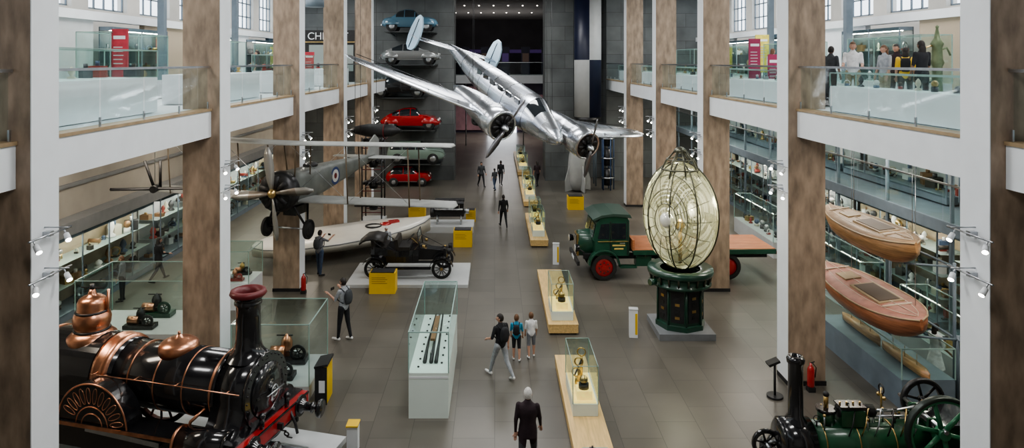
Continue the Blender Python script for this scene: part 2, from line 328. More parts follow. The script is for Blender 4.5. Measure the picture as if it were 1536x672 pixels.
for side,nm in((-1,'partition_left'),(1,'partition_right')):
    b=B(); xa=-13.7 if side<0 else 14.5
    for i in range(6):
        y0=CZ[i]+1.5
        b.bx(*sorted((xa,xa+side*.2)),y0,y0+3.9,ZS1,9.9,(WHITE,M('partition_blue',(.10,.16,.22),.6),LGREY,M('partition_warm',(.4,.33,.25),.6))[(i+(side>0))%4])
        b.bx(*sorted((xa-side*.03,xa)),y0+.1,y0+.9,8.1,9.4,M('info_panel_%d'%(i%3),((.45,.04,.06),(.1,.12,.15),(.7,.6,.12))[i%3],.5,0,.2,6))
        b.bx(*sorted((xa-side*1.0,xa-side*.75)),y0-.5,y0-.25,ZS1,CE,BGREY)
    b.bx(*sorted((xa-side*.1,xa+side*.3)),YN+.1,FB-1.1,9.9,10.2,WHITE)
    b.done('gallery_'+nm)
M('info_panel_p',(.3,.03,.09),.5)
for (x,y,w_,z0,z1,mm) in((-11.0,20.05,.46,7.26,9.45,'info_panel_0'),(10.35,27.2,.45,7.26,9.4,'info_panel_p'),(9.95,24.4,.36,7.26,8.75,'info_panel_p'),(12.1,30.9,.6,8.0,9.7,'info_panel_2'),(-9.9,36.5,.5,7.26,9.0,'info_panel_0')):
    b=B(); b.bx(x-w_/2,x+w_/2,y-.04,y+.04,z0,z1,MC[mm])
    b.bx(x-w_*.38,x+w_*.38,y-.046,y-.04,z1-.3,z1-.2,WHITE)
    for q in range(5): b.bx(x-w_*.38,x+w_*(.2+.03*(q%3)),y-.046,y-.04,z1-.55-q*.12,z1-.52-q*.12,LGREY)
    b.bx(x-w_/2,x+w_/2,y-.25,y+.25,7.26,7.29,STEEL)
    if z0>7.3: b.cyl((x,y,7.26),(x,y,z0),.04,STEEL)
    b.done('banner_panel')
b=B(TR(11.6,17.9,ZS1)); PG=M('verdigris',(.16,.2,.12),.45,.6,.2,6)
b.lathe([(.3,0),(.3,.2),(.18,.3),(.13,.5),(.12,1.1),(.17,1.2),(.13,1.3),(.12,1.6),(.16,1.7),(.08,1.85),(.03,2.1),(.05,2.15),(.001,2.2)],(0,0,0),(0,0,1),PG,18); b.tube([(0,0,1.5),(.25,0,1.6),(.35,0,1.4)],.03,PG); b.tube([(0,0,1.7),(-.3,0,1.6),(-.4,0,1.0)],.025,BRASS); b.done('antique_water_pump')
b=B(); b.bx(-11.6,-8.3,41.6,42.0,ZS1,10.4,BLKM); b.bx(-11.3,-10.1,41.55,41.6,7.9,9.5,M('shop_window',(.30,.34,.33),.2)); b.bx(-9.8,-8.6,41.55,41.6,7.9,9.5,MC['shop_window']); b.bx(-11.6,-8.3,41.5,41.6,9.65,9.7,BRASS)
sf=b.done('chemist_shop_front')
tx=bpy.data.curves.new('sign_text','FONT'); tx.body='CHEMIST'; tx.size=.62; tx.extrude=.01; tx.materials.append(WHITE)
to=bpy.data.objects.new('sign_text',tx); to.location=(-11.4,41.55,9.83); to.rotation_euler=(pi/2,0,0); SC.collection.objects.link(to); to.parent=sf
# ------------------------------------------------------------ people
SK=M('skin',(.50,.29,.21),.5,0,.08,20); SKD=M('skin_dark',(.20,.11,.07),.5); HGR=M('hair_grey',(.55,.54,.52),.7,0,.2,40); HBK=M('hair_black',(.02,.016,.014),.6); HBR=M('hair_brown',(.12,.06,.03),.6)
def cl(n,c): return M('cloth_'+n,c,.85,0,.2,12)
NAVY=cl('black',(.015,.016,.02)); JEAN=cl('jeans',(.05,.075,.13)); GRY=cl('grey',(.16,.17,.19)); LGR=cl('lightgrey',(.32,.34,.37)); BLUE=cl('blue',(.04,.24,.38)); WHT=cl('white',(.70,.71,.73)); CHK=cl('charcoal',(.05,.055,.062)); TAN=cl('tan',(.35,.28,.19)); SHOE=cl('shoe',(.03,.03,.03)); SHW=cl('shoe_white',(.7,.7,.7)); MAR=cl('plum',(.026,.015,.020))
def person(x,y,h=1.75,hd=0,z0=0,top=GRY,bot=JEAN,skin=SK,hair=HBR,shoe=SHOE,legs=((0,0),(0,0)),arms=((5,8,15),(5,8,15)),lean=0,short=True,longhair=False,pack=None,skirt=False,jacket=False,shorts=False,headturn=0,cap=None,hold=None,name='museum_visitor',child=False):
    s=h/1.75; R=math.radians
    def dirv(a,o=0): return Vector((math.sin(o)*math.cos(a),math.sin(a)*math.cos(o),-math.cos(a)*math.cos(o)))
    feet=[]; caps=[]; L=B()
    for i,sd in enumerate((-1,1)):
        a,k=legs[i]; hp=Vector((sd*.095,0,.93)); kn=hp+dirv(R(a),sd*.03)*.44; an=kn+dirv(R(a-k),sd*.01)*.42
        toe=an+Vector((sd*.03,.17*math.cos(R((a-k)*.5)),-.045+ (.17*math.sin(R((a-k)*.6)))))
        caps+=[(hp,kn,.098,.066,bot),(kn,an,.064,.043 if not shorts else .04,skin if (shorts or skirt) else bot),(an+Vector((0,-.035,-.035)),toe,.042,.036,shoe)]
        feet.append(min(an.z-.075,toe.z-.036))
    dz=-min(feet)
    lr=R(lean)
    def T(v):
        v=Vector(v); q=v.z-.93
        return Vector((v.x,v.y*math.cos(lr)+q*math.sin(lr),.93+q*math.cos(lr)-v.y*math.sin(lr)*.3))
    hands=[]
    for i,sd in enumerate((-1,1)):
        f,o,e=arms[i][:3]; inn=arms[i][3] if len(arms[i])>3 else 0
        S=T((sd*.185,0,1.42)); el=S+dirv(R(f),sd*R(o))*.28
        fd=dirv(R(f+e),sd*R(o-8-inn)); wr=el+fd*.25
        caps+=[(S,el,.058,.044,top),(el,wr,.042,.029,skin if short else top),(wr,wr+fd*.06,.03,.034,skin)]
        hands.append((wr+fd*.05,fd,sd))
    prof=[(.86,.13,.10),(.93,.168,.118),(1.0,.165,.112),(1.1,.148,.102),(1.2,.155,.108),(1.3,.178,.118),(1.38,.185,.108),(1.43,.165,.09),(1.47,.10,.075),(1.52,.058,.06)]
    if jacket: prof=[(.80,.19,.135)]+[(z,w*1.1,d*1.12) for z,w,d in prof[1:]]
    if skirt: prof=[(.5,.27,.24),(.7,.22,.19)]+prof[1:]
    rings=[[T((w*math.cos(t),d*math.sin(t),z)) for t in [2*pi*k/20 for k in range(20)]] for z,w,d in prof]
    L.loft(rings,top)
    for p0,p1,r0,r1,m in caps:
        L.cyl(p0,p1,r0,m,r1,14); L.sph(p0,r0,m,12,8); L.sph(p1,r1,m,12,8)
    hc=T((0,.03,1.625)); nk=T((0,.0,1.46)); L.cyl(nk,hc-Vector((0,0,.04)),.056,skin,.052,12)
    me=bpy.data.meshes.new('tmp'); me.from_pydata([tuple(v) for v in L.v],[],L.f)
    ob=bpy.data.objects.new('tmp',me); SC.collection.objects.link(ob)
    rm=ob.modifiers.new('r','REMESH'); rm.mode='VOXEL'; rm.voxel_size=.016; sm=ob.modifiers.new('s','SMOOTH'); sm.factor=.5; sm.iterations=4
    dg=bpy.context.evaluated_depsgraph_get(); m2=bpy.data.meshes.new_from_object(ob.evaluated_get(dg)); bpy.data.objects.remove(ob)
    n=len(m2.vertices); co=np.zeros(n*3); m2.vertices.foreach_get('co',co); co=co.reshape(-1,3)
    segs=[(p0,p1,r0,r1,m) for p0,p1,r0,r1,m in caps]
    hem=.80 if jacket else (.5 if skirt else .95)
    segs+=[(T((0,0,1.0)),T((0,0,1.40)),.15,.15,top),(T((-.08,0,1.0)),T((-.12,0,1.38)),.08,.08,top),(T((.08,0,1.0)),T((.12,0,1.38)),.08,.08,top),(nk+Vector((0,0,.05)),hc,.05,.05,skin)]
    if jacket or skirt: segs.append((T((0,0,hem)),T((0,0,1.1)),.2,.17,top))
    fs=[list(p.vertices) for p in m2.polygons]
    cen=np.array([co[f].mean(axis=0) for f in fs])
    best=np.full(len(fs),9.); bi=np.zeros(len(fs),int)
    for q,(p0,p1,r0,r1,m) in enumerate(segs):
        a=np.array(p0); d=np.array(p1)-a; l=max(d@d,1e-6); t=np.clip(((cen-a)@d)/l,0,1)
        dist=np.linalg.norm(cen-(a+t[:,None]*d),axis=1)-(r0+(r1-r0)*t)
        k=dist<best; best[k]=dist[k]; bi[k]=q
    b=B(Matrix.Translation((x,y,z0))@Matrix.Rotation(R(hd),4,'Z')@Matrix.Scale(s,4)@Matrix.Translation((0,0,dz)))
    b.v=[b.M@Vector(c) for c in co]
    for f,q in zip(fs,bi): b.f.append(f); b.m.append(b.mi(segs[q][4])); b.s.append(True)
    bpy.data.meshes.remove(m2)
    hs=1.0 if not child else 1.18
    RT=Matrix.Rotation(R(headturn),4,'Z')
    def hfn(p):
        q=p.copy()
        if q.z<0: q.x*=1+q.z*2.2; q.y*=1+q.z*1.2; 
        return q
    hc=hc+Vector((0,0,.005+(.02 if child else 0)))
    b.sph(hc,(.076*hs,.096*hs,.118*hs),skin,20,14,RT,hfn)
    def H(v): return hc+RT@(Vector(v)*hs)
    b.cyl(H((0,.088,.012)),H((0,.112,-.022)),.009,skin,.016,8); b.sph(H((0,.105,-.024)),.014,skin,8,6)
    for sd in(-1,1):
        b.sph(H((sd*.03,.083,.008)),(.013,.008,.008),WHT,8,6); b.sph(H((sd*.03,.0895,.008)),.005,HBK,6,5)
        b.obx(H((sd*.03,.09,.026)),(.028,.008,.006),hair); b.sph(H((sd*.077,-.005,-.005)),(.01,.02,.03),skin,8,6)
    b.sph(H((0,.085,-.055)),(.022,.008,.007),M('lips',(.45,.16,.14),.5),8,6)
    rr=(.084*hs,.103*hs,.127*hs)
    vs=[];fsx=[];nu,nv=24,16
    for i in range(nv+1):
        t=pi*i/nv
        for j in range(nu):
            u=2*pi*j/nu; vs.append(hc+RT@Vector((rr[0]*math.sin(t)*math.cos(u),rr[1]*math.sin(t)*math.sin(u)-.006,rr[2]*math.cos(t)+.004)))
    for i in range(nv):
        for j in range(nu):
            t=pi*(i+.5)/nv; u=2*pi*(j+.5)/nu; z=math.cos(t); yy=math.sin(t)*math.sin(u)
            lim=.45 if yy>.3 else (-.05 if yy>-.1 else (-.55 if not longhair else -.8))
            if z>lim: k=(j+1)%nu; fsx.append((i*nu+j,i*nu+k,(i+1)*nu+k,(i+1)*nu+j))
    b.add(vs,fsx,cap or hair,True)
    if longhair: b.sph(H((0,-.065,-.12)),(.085,.05,.17),hair,14,10)
    if cap: b.sph(H((0,.1,.05)),(.06,.06,.01),cap,12,6)
    for hp,fd,sd in hands:
        side=fd.cross(Vector((0,0,1)) if abs(fd.z)<.8 else Vector((0,1,0))).normalized(); nrm=fd.cross(side).normalized()
        b.sph(hp+fd*.02,.033,skin,10,8)
        for k in range(4):
            l=(.065,.078,.073,.058)[k]; o=hp+fd*.035+side*(-.024+.016*k)
            b.tube([o,o+fd*l*.5+nrm*.004,o+fd*l*.8+nrm*.018,o+fd*l*.92+nrm*.032],[.009,.0085,.008,.006],skin,6)
        o=hp+side*(-.028)+fd*.0; b.tube([o,o-side*.02+fd*.025,o-side*.022+fd*.05+nrm*.01],[.011,.010,.007],skin,6)
    if pack:
        pc=T((0,-.175,1.24)); b.sph(pc,(.15,.095,.23),pack,16,12,fn=lambda p:Vector((max(-.125,min(.125,p.x)),p.y,max(-.19,min(.2,p.z)))))
        for sd in(-1,1): b.tube([T((sd*.1,-.12,1.4)),T((sd*.12,0,1.485)),T((sd*.13,.125,1.35)),T((sd*.14,.10,1.15)),T((sd*.13,-.1,1.08))],.018,pack,6)
    if hold=='phone':
        p=(hands[0][0]+hands[1][0])/2+hands[0][1]*.05; b.obx(p,(.14,.012,.075),BLK)
    b.done(name)
W1=((22,4),(-16,22)); W2=((-14,18),(20,4))
person(.68,14.0,1.80,-8,top=MAR,bot=CHK,hair=HGR,legs=W2,arms=((-12,10,12),(14,10,18)),short=False,jacket=True)
person(.16,18.35,1.74,38,top=NAVY,bot=LGR,hair=HBK,skin=SK,legs=((24,6),(-18,20)),arms=((8,16,60,25),(-10,10,15)),pack=NAVY,shoe=SHW,headturn=40)
person(.62,19.4,1.26,-4,top=BLUE,bot=NAVY,legs=((5,5),(-4,6)),shorts=True,child=True,arms=((12,8,20),(8,10,20)),pack=NAVY,shoe=SHW,hair=HBR)
person(1.05,19.6,1.25,5,top=WHT,bot=GRY,legs=((-5,8),(7,4)),shorts=True,child=True,arms=((5,8,20),(5,8,25)),shoe=SHW,hair=HBR)
person(-4.6,20.8,1.88,62,top=LGR,bot=NAVY,hair=HBK,legs=((8,2),(-8,6)),arms=((25,8,105,20),(35,6,95,15)),pack=CHK,short=True,shoe=SHW,hold='phone')
person(-6.95,27.1,1.78,-30,top=GRY,bot=JEAN,legs=((5,2),(-4,2)),arms=((60,8,60,10),(65,8,55,10)),hold='phone',hair=HBK,pack=CHK)
person(-4.6,28.95,1.5,200,top=LGR,bot=NAVY,cap=WHT,hair=HBR,short=False,arms=((15,8,50),(15,8,50)))
person(.45,35.0,1.68,10,top=NAVY,bot=NAVY,hair=HBK,legs=W1,arms=((-10,12,15),(5,12,25)),short=False)
person(-.9,46.2,1.72,200,top=CHK,bot=NAVY,hair=HBK,legs=W1,arms=((10,10,40),(-8,10,20)),short=False)
person(.0,45.0,1.45,30,top=CHK,bot=JEAN,hair=HBK,legs=W2)
person(.42,47.0,1.7,-10,top=NAVY,bot=NAVY,hair=HBK,legs=W1,short=False)
person(2.9,46.5,1.7,20,top=MAR,bot=NAVY,hair=HBK,legs=W2,longhair=True)
person(-13.0,26.4,1.72,-40,top=NAVY,bot=NAVY,hair=HBK,legs=W1,arms=((10,10,60),(10,10,70)),short=False,jacket=True,longhair=True)
person(-13.2,24.2,1.6,100,top=GRY,bot=NAVY,hair=HBR,short=False)
person(11.55,17.9,1.62,-80,top=WHT,bot=WHT,hair=HBK,skirt=True,skin=SKD,arms=((20,8,60),(10,8,40)),longhair=True)
person(9.55,18.2,1.75,150,ZS1,top=WHT,bot=TAN,hair=HBR,arms=((10,8,70),(20,8,60)))
person(9.35,19.0,1.65,-60,ZS1,top=CHK,bot=NAVY,hair=HBK,skin=SKD)
person(10.4,18.2,1.66,100,ZS1,top=LGR,bot=TAN,hair=HBR,longhair=True)
person(10.65,17.7,1.60,-30,ZS1,top=YEL,bot=NAVY,hair=HBK,longhair=True,pack=NAVY)
person(10.7,17.1,1.75,10,ZS1,top=NAVY,bot=NAVY,hair=HBK,skin=SKD,longhair=True)
person(10.95,18.6,1.7,120,ZS1,top=MAR,bot=NAVY,hair=HBK,longhair=True)
person(10.25,25.2,1.7,-60,ZS1,top=WHT,bot=JEAN,hair=HBR,longhair=True)
person(10.3,32.0,1.7,60,ZS1,top=CHK,bot=NAVY,hair=HBK)
person(-10.4,30.0,1.7,100,ZS1,top=CHK,bot=NAVY,hair=HBK)
# ------------------------------------------------------------ locomotive
def loco():
    b=B(TR(-5.38,14.3,0,-15))
    Z=1.72; RB=.67
    b.cyl((-3.4,0,Z),(.0,0,Z),RB,BLK,n=56)
    b.cyl((-3.45,0,Z),(-2.6,0,Z),RB+.02,BLK,n=56)
    for x in(-2.2,-1.55,-.85,-.2): b.cyl((x-.016,0,Z),(x+.016,0,Z),RB+.01,COP,n=56)
    b.lathe([(RB,0),(RB+.09,.03),(RB+.11,.12),(RB+.06,.2),(RB+.10,.28),(RB+.08,.36),(RB,.40)],(-3.1,0,Z),(1,0,0),COP,56,False)
    arc=[(.76*math.cos(t),Z+.76*math.sin(t)) for t in [pi*k/20 for k in range(21)]]
    b.prism(arc+[(-.76,.8),(.76,.8)],-4.7,-3.1,BLK,'yz')
    b.cyl((-4.72,0,Z),(-4.64,0,Z),.78,COP,n=40)
    SR=.73
    sk=[(SR*math.cos(t),Z+SR*math.sin(t)) for t in [pi*k/20 for k in range(21)]]
    flare_l=[(-.75,1.55),(-.82,1.38),(-.95,1.24),(-1.14,1.14),(-1.14,.95)]
    b.prism(sk+flare_l+[(-y,z) for y,z in flare_l[::-1]],-.1,.66,BLK,'yz',True)
    b.cyl((-.12,0,Z),(-.04,0,Z),SR+.02,BLK,n=48); b.cyl((.62,0,Z),(.70,0,Z),SR+.02,BLK,n=48)
    for k in range(28):
        t=2*pi*k/28; b.sph((.705,.69*math.cos(t),Z+.69*math.sin(t)),.018,BLK,6,4)
        if t<pi: b.sph((-.0,(SR+.005)*math.cos(t),Z+(SR+.005)*math.sin(t)),.014,BLK,6,4)
    b.lathe([(.56,0),(.54,.05),(.32,.1),(.08,.12),(.07,.2),(.001,.2)],(.69,0,Z),(1,0,0),BLK,32)
    b.cyl((.9,-.3,Z),(.9,.3,Z),.018,STEEL,n=6); b.torus((.88,0,Z),(1,0,0),.11,.015,STEEL)
    for y in(-.35,.35): b.obx((.76,y,Z),(.04,.22,.05),IRON)
    b.lathe([(.46,.02),(.38,.10),(.30,.2),(.255,.36),(.245,.85),(.245,1.1),(.28,1.13),(.28,1.17),(.26,1.19),(.30,1.27),(.345,1.3),(.36,1.36),(.33,1.41),(.29,1.42)],(.25,0,2.33),(0,0,1),BLK,36,False)
    b.lathe([(.345,1.30),(.375,1.34),(.35,1.41),(.29,1.425),(.23,1.3),(.22,1.1),(.001,1.0)],(.25,0,2.33),(0,0,1),DRED,36,False)
    b.lathe([(.52,2.2),(.50,2.40),(.40,2.48),(.33,2.54),(.375,2.64),(.39,2.78),(.36,2.88),(.31,2.93),(.30,2.98),(.30,3.12),(.27,3.2),(.2,3.25),(.1,3.28),(.08,3.34),(.06,3.4),(.001,3.42)],(-3.75,0,0),(0,0,1),COP,36)
    b.torus((-3.75,0,2.93),(0,0,1),.32,.03,IRON,32,6); b.torus((-3.75,0,2.53),(0,0,1),.35,.03,IRON,32,6)
    b.cyl((-3.75,0,3.35),(-3.75,0,3.52),.05,IRON,n=10); b.cyl((-4.05,0,3.42),(-3.45,0,3.46),.018,IRON,n=6); b.cyl((-3.45,.1,2.6),(-3.4,.1,3.4),.03,COP,n=8)
    b.lathe([(.42,2.25),(.41,2.42),(.38,2.47),(.31,2.52),(.2,2.56),(.08,2.58),(.05,2.63),(.001,2.65)],(-1.45,0,0),(0,0,1),COP,32)
    b.cyl((-1.45,0,2.6),(-1.45,0,2.70),.03,COP,n=8)
    for sd in(-1,1):
        b.bx(-4.9,.8,sd*1.02-.03,sd*1.02+.03,.55,1.08,BLK); b.bx(-4.9,.8,sd*.62 if sd>0 else -1.2,1.2 if sd>0 else -.62,1.08,1.12,BLK)
        b.bx(-4.9,.8,sd*1.2-.012,sd*1.2+.012,1.06,1.13,COP)
        c=(-2.6,1.08); Rr=.86
        half=[(c[0]+Rr*math.cos(t),c[1]+Rr*math.sin(t)) for t in [pi*k/28 for k in range(29)]]
        ya,yb=sorted((sd*.72,sd*1.14)); b.prism(half,ya,yb,BLK)
        ys=sd*1.145
        b.tube([(x,ys,z) for x,z in half],.018,COP,6)
        b.tube([(c[0]+.40*math.cos(t),ys,c[1]+.40*math.sin(t)) for t in [pi*k/16 for k in range(17)]],.012,COP,6)
        b.tube([(c[0]+.26*math.cos(t),ys,c[1]+.26*math.sin(t)) for t in [pi*k/16 for k in range(17)]],.012,COP,6)
        for k in range(11):
            t=pi*(k+.75)/12.5; ct,st=math.cos(t),math.sin(t); loop=[]
            for q in range(14):
                u=2*pi*q/14; rr=.62+.16*math.cos(u); w=.055*math.sin(u)*(.6+.4*(rr/.78))
                loop.append((c[0]+rr*ct-w*st,ys,c[1]+rr*st+w*ct))
            b.tube(loop,.009,COP,5,True)
            b.add([(p[0],ys+sd*.002,p[2]) for p in loop],[tuple(range(14))],M('slot_dark',(.05,.035,.03),.8))
        b.wheel((-2.6,sd*.8,.98),.82,.12,IRON,DRED,16,tr=.06,sr=.025)
        b.wheel((.1,sd*.8,.62),.46,.12,IRON,DRED,10,tr=.06); b.wheel((-4.3,sd*.8,.62),.46,.12,IRON,DRED,10,tr=.06)
        b.cyl((-.6,sd*.98,1.0),(.5,sd*.98,1.05),.27,BLK,n=24); b.cyl((.5,sd*.98,1.05),(.56,sd*.98,1.05),.29,BLK,n=24)
        b.cyl((-.62,sd*.98,1.0),(-.56,sd*.98,1.0),.29,COP,n=24)
        b.tube([(-.6,sd*.98,1.0),(-1.6,sd*1.05,.98)],.03,STEEL); b.obx((-1.9,sd*1.1,.95),(1.8,.04,.1),STEEL,0,.05)
        b.tube([(-3.0,sd*.80,1.95),(-1.5,sd*.78,1.95),(.6,sd*.80,1.95)],.012,COP,6)
        for x in(-2.9,-1.9,-.9,.3): b.cyl((x,sd*.62,1.95),(x,sd*.80,1.95),.012,COP,n=6)
        b.tube([(-.3,sd*.64,1.5),(-.5,sd*.82,1.3),(-.55,sd*.84,1.1),(-.9,sd*.86,.9)],.035,COP,8)
        b.lathe([(.16,.0),(.15,.06),(.10,.1),(.09,.28),(.12,.3),(.05,.32),(.05,.42),(.17,.44),(.19,.47),(.19,.50),(.001,.52)],(.96,sd*.86,1.0),(1,0,0),BLK,24)
        b.cyl((.95,sd*.86,1.0),(.98,sd*.86,1.0),.22,BLK,n=24)
    b.tube([(-.12,-(SR+.02)*math.cos(t),Z+(SR+.02)*math.sin(t)) for t in [pi*k/24 for k in range(25)]],.012,COP,6)
    b.bx(.78,.95,-1.2,1.2,.84,1.16,RED); b.bx(.94,.965,-1.2,1.2,.84,.875,BLK); b.bx(.94,.965,-1.2,1.2,1.125,1.16,BLK)
    b.bx(.5,.8,-1.2,1.2,1.14,1.19,BLK)
    for k in range(3): b.torus((1.08+k*.07,0,.92-k*.06),(0,1 if k%2 else .2,.3),.05,.016,IRON,12,5)
    b.obx((1.0,0,1.0),(.14,.06,.12),IRON)
    for y in(-.45,.45):
        b.cyl((.88,y,1.16),(.88,y,1.36),.05,BLK,n=10); b.sph((.88,y,1.4),.07,BLK,10,8)
    b.tube([(.9,.5,1.1),(1.05,.5,.8),(1.1,.5,.6)],.03,IRON)
    b.bx(-5.4,-4.7,-1.1,1.1,.9,1.0,BLK); b.tube([(-4.8,-1,1.1),(-4.8,-1,1.9),(-5.3,-1,1.7),(-5.3,-1,1.0)],.03,BLK)
    for y in(-.75,.75): b.bx(-6,1.2,y-.04,y+.04,.12,.17,STEEL)
    b.done('steam_locomotive')
    b=B(TR(-5.38,14.3,0,-15)); b.bx(-6.2,1.75,-1.5,1.45,0,.12,LGREY); b.done('locomotive_plinth')
loco()
# ------------------------------------------------------------ portable engine
def engine():
    b=B(TR(5.95,13.5,0,0))
    Z=1.02
    b.cyl((.1,0,Z),(2.7,0,Z),.37,GRN,n=36)
    for x in(.45,1.1,1.8,2.5): b.cyl((x,0,Z),(x+.025,0,Z),.377,BRASS,n=36)
    b.cyl((-.3,0,Z),(.28,0,Z),.42,BLK,n=36); b.lathe([(.42,0),(.36,.05),(.1,.09),(.001,.1)],(-.3,0,Z),(-1,0,0),BLK,28)
    b.lathe([(.24,1.38),(.19,1.46),(.145,1.53),(.14,2.52),(.165,2.55),(.175,2.62),(.14,2.68),(.10,2.68),(.10,2.3)],(0,0,0),(0,0,1),BLK,20,False)
    b.bx(2.5,3.5,-.42,.42,.5,1.5,GRN); b.bx(2.45,3.55,-.45,.45,1.48,1.53,BLK)
    b.cyl((.6,0,1.36),(.6,0,1.62),.16,GRN,n=20); b.cyl((.6,0,1.6),(.6,0,1.66),.19,BLK,n=20); b.cyl((.6,.0,1.66),(.6,.0,1.9),.045,BRASS,n=10); b.sph((.6,0,1.92),.06,IRON,10,8)
    b.obx((1.05,-.05,1.52),(.46,.3,.3),GRN); b.cyl((.8,-.05,1.62),(1.5,-.05,1.62),.12,IRON,n=16); b.obx((1.05,-.05,1.74),(.5,.3,.03),BLK)
    for k in range(4): b.cyl((.85+k*.13,-.05,1.75),(.85+k*.13,-.05,1.80),.02,BRASS,n=6)
    for dy in(-.12,.1): b.tube([(1.5,dy,1.55),(2.3,dy,1.55)],.022,STEEL)
    b.tube([(1.5,0,1.6),(2.0,0,1.6),(2.6,0,1.72)],.03,STEEL)
    rn=random.Random(4)
    for k in range(22):
        x=.35+k*.105; y=rn.uniform(-.25,.2); h=rn.uniform(.08,.38); b.cyl((x,y,1.33),(x,y,1.36+h),.016,rn.choice((IRON,BRASS,STEEL,IRON)),n=6)
        if k%3==0: b.torus((x,y,1.40+h),(rn.uniform(-1,1),rn.uniform(-1,1),.1),.06,.01,IRON,14,5)
        if k%4==1: b.sph((x,y,1.37+h),.03,BRASS,8,6)
    for k in range(6): b.tube([(.9+k*.25,-.3,1.25),(.95+k*.25,-.36,1.5),(1.1+k*.25,-.15,1.7),(1.4+k*.2,0,1.62)],.014,(IRON,BRASS,STEEL)[k%3])
    b.torus((1.75,.1,1.98),(1,0,0),.09,.015,IRON,16,5); b.cyl((1.75,.1,1.5),(1.75,.1,2.0),.02,BRASS,n=6)
    for sd in(-1,1): b.sph((1.75,.1+sd*.1,1.83),.04,BRASS,8,6); b.cyl((1.75,.1,1.97),(1.75,.1+sd*.1,1.83),.01,IRON,n=5)
    b.cyl((2.5,-.75,1.55),(2.5,.75,1.55),.04,STEEL,n=10)
    for y in(-.3,.3): b.obx((2.5,y,1.5),(.16,.06,.2),GRN)
    b.obx((2.5,0,1.66),(.2,.08,.1),IRON)
    b.wheel((2.5,-.62,1.48),.70,.14,M('flywheel_dark',(.03,.04,.035),.3,.4),M('flywheel_green',(.03,.16,.08),.3,0,.1,5),6,tr=.06,sr=.04)
    b.wheel((2.9,.62,1.5),.45,.10,IRON,IRON,6,tr=.05,sr=.025)
    for x,R in((.1,.42),(3.1,.62)):
        for sd in(-1,1): b.wheel((x,sd*.7,R),R,.14,IRON,DRED,12,tr=.05,sr=.022)
        b.cyl((x,-.7,R),(x,.7,R),.05,IRON,n=8)
    b.bx(-.05,.25,-.3,.3,.4,.75,BLK)
    b.wheel((-.55,.1,.9),.28,.08,BLK,BLK,6,tr=.03,sr=.02); b.cyl((-.55,-.1,.9),(-.55,.3,.9),.03,STEEL); b.obx((-.55,.1,.45),(.14,.3,.9),BLKM); b.cyl((-.55,.1,.9),(-.3,.1,.95),.03,STEEL)
    b.done('portable_steam_engine')
engine()
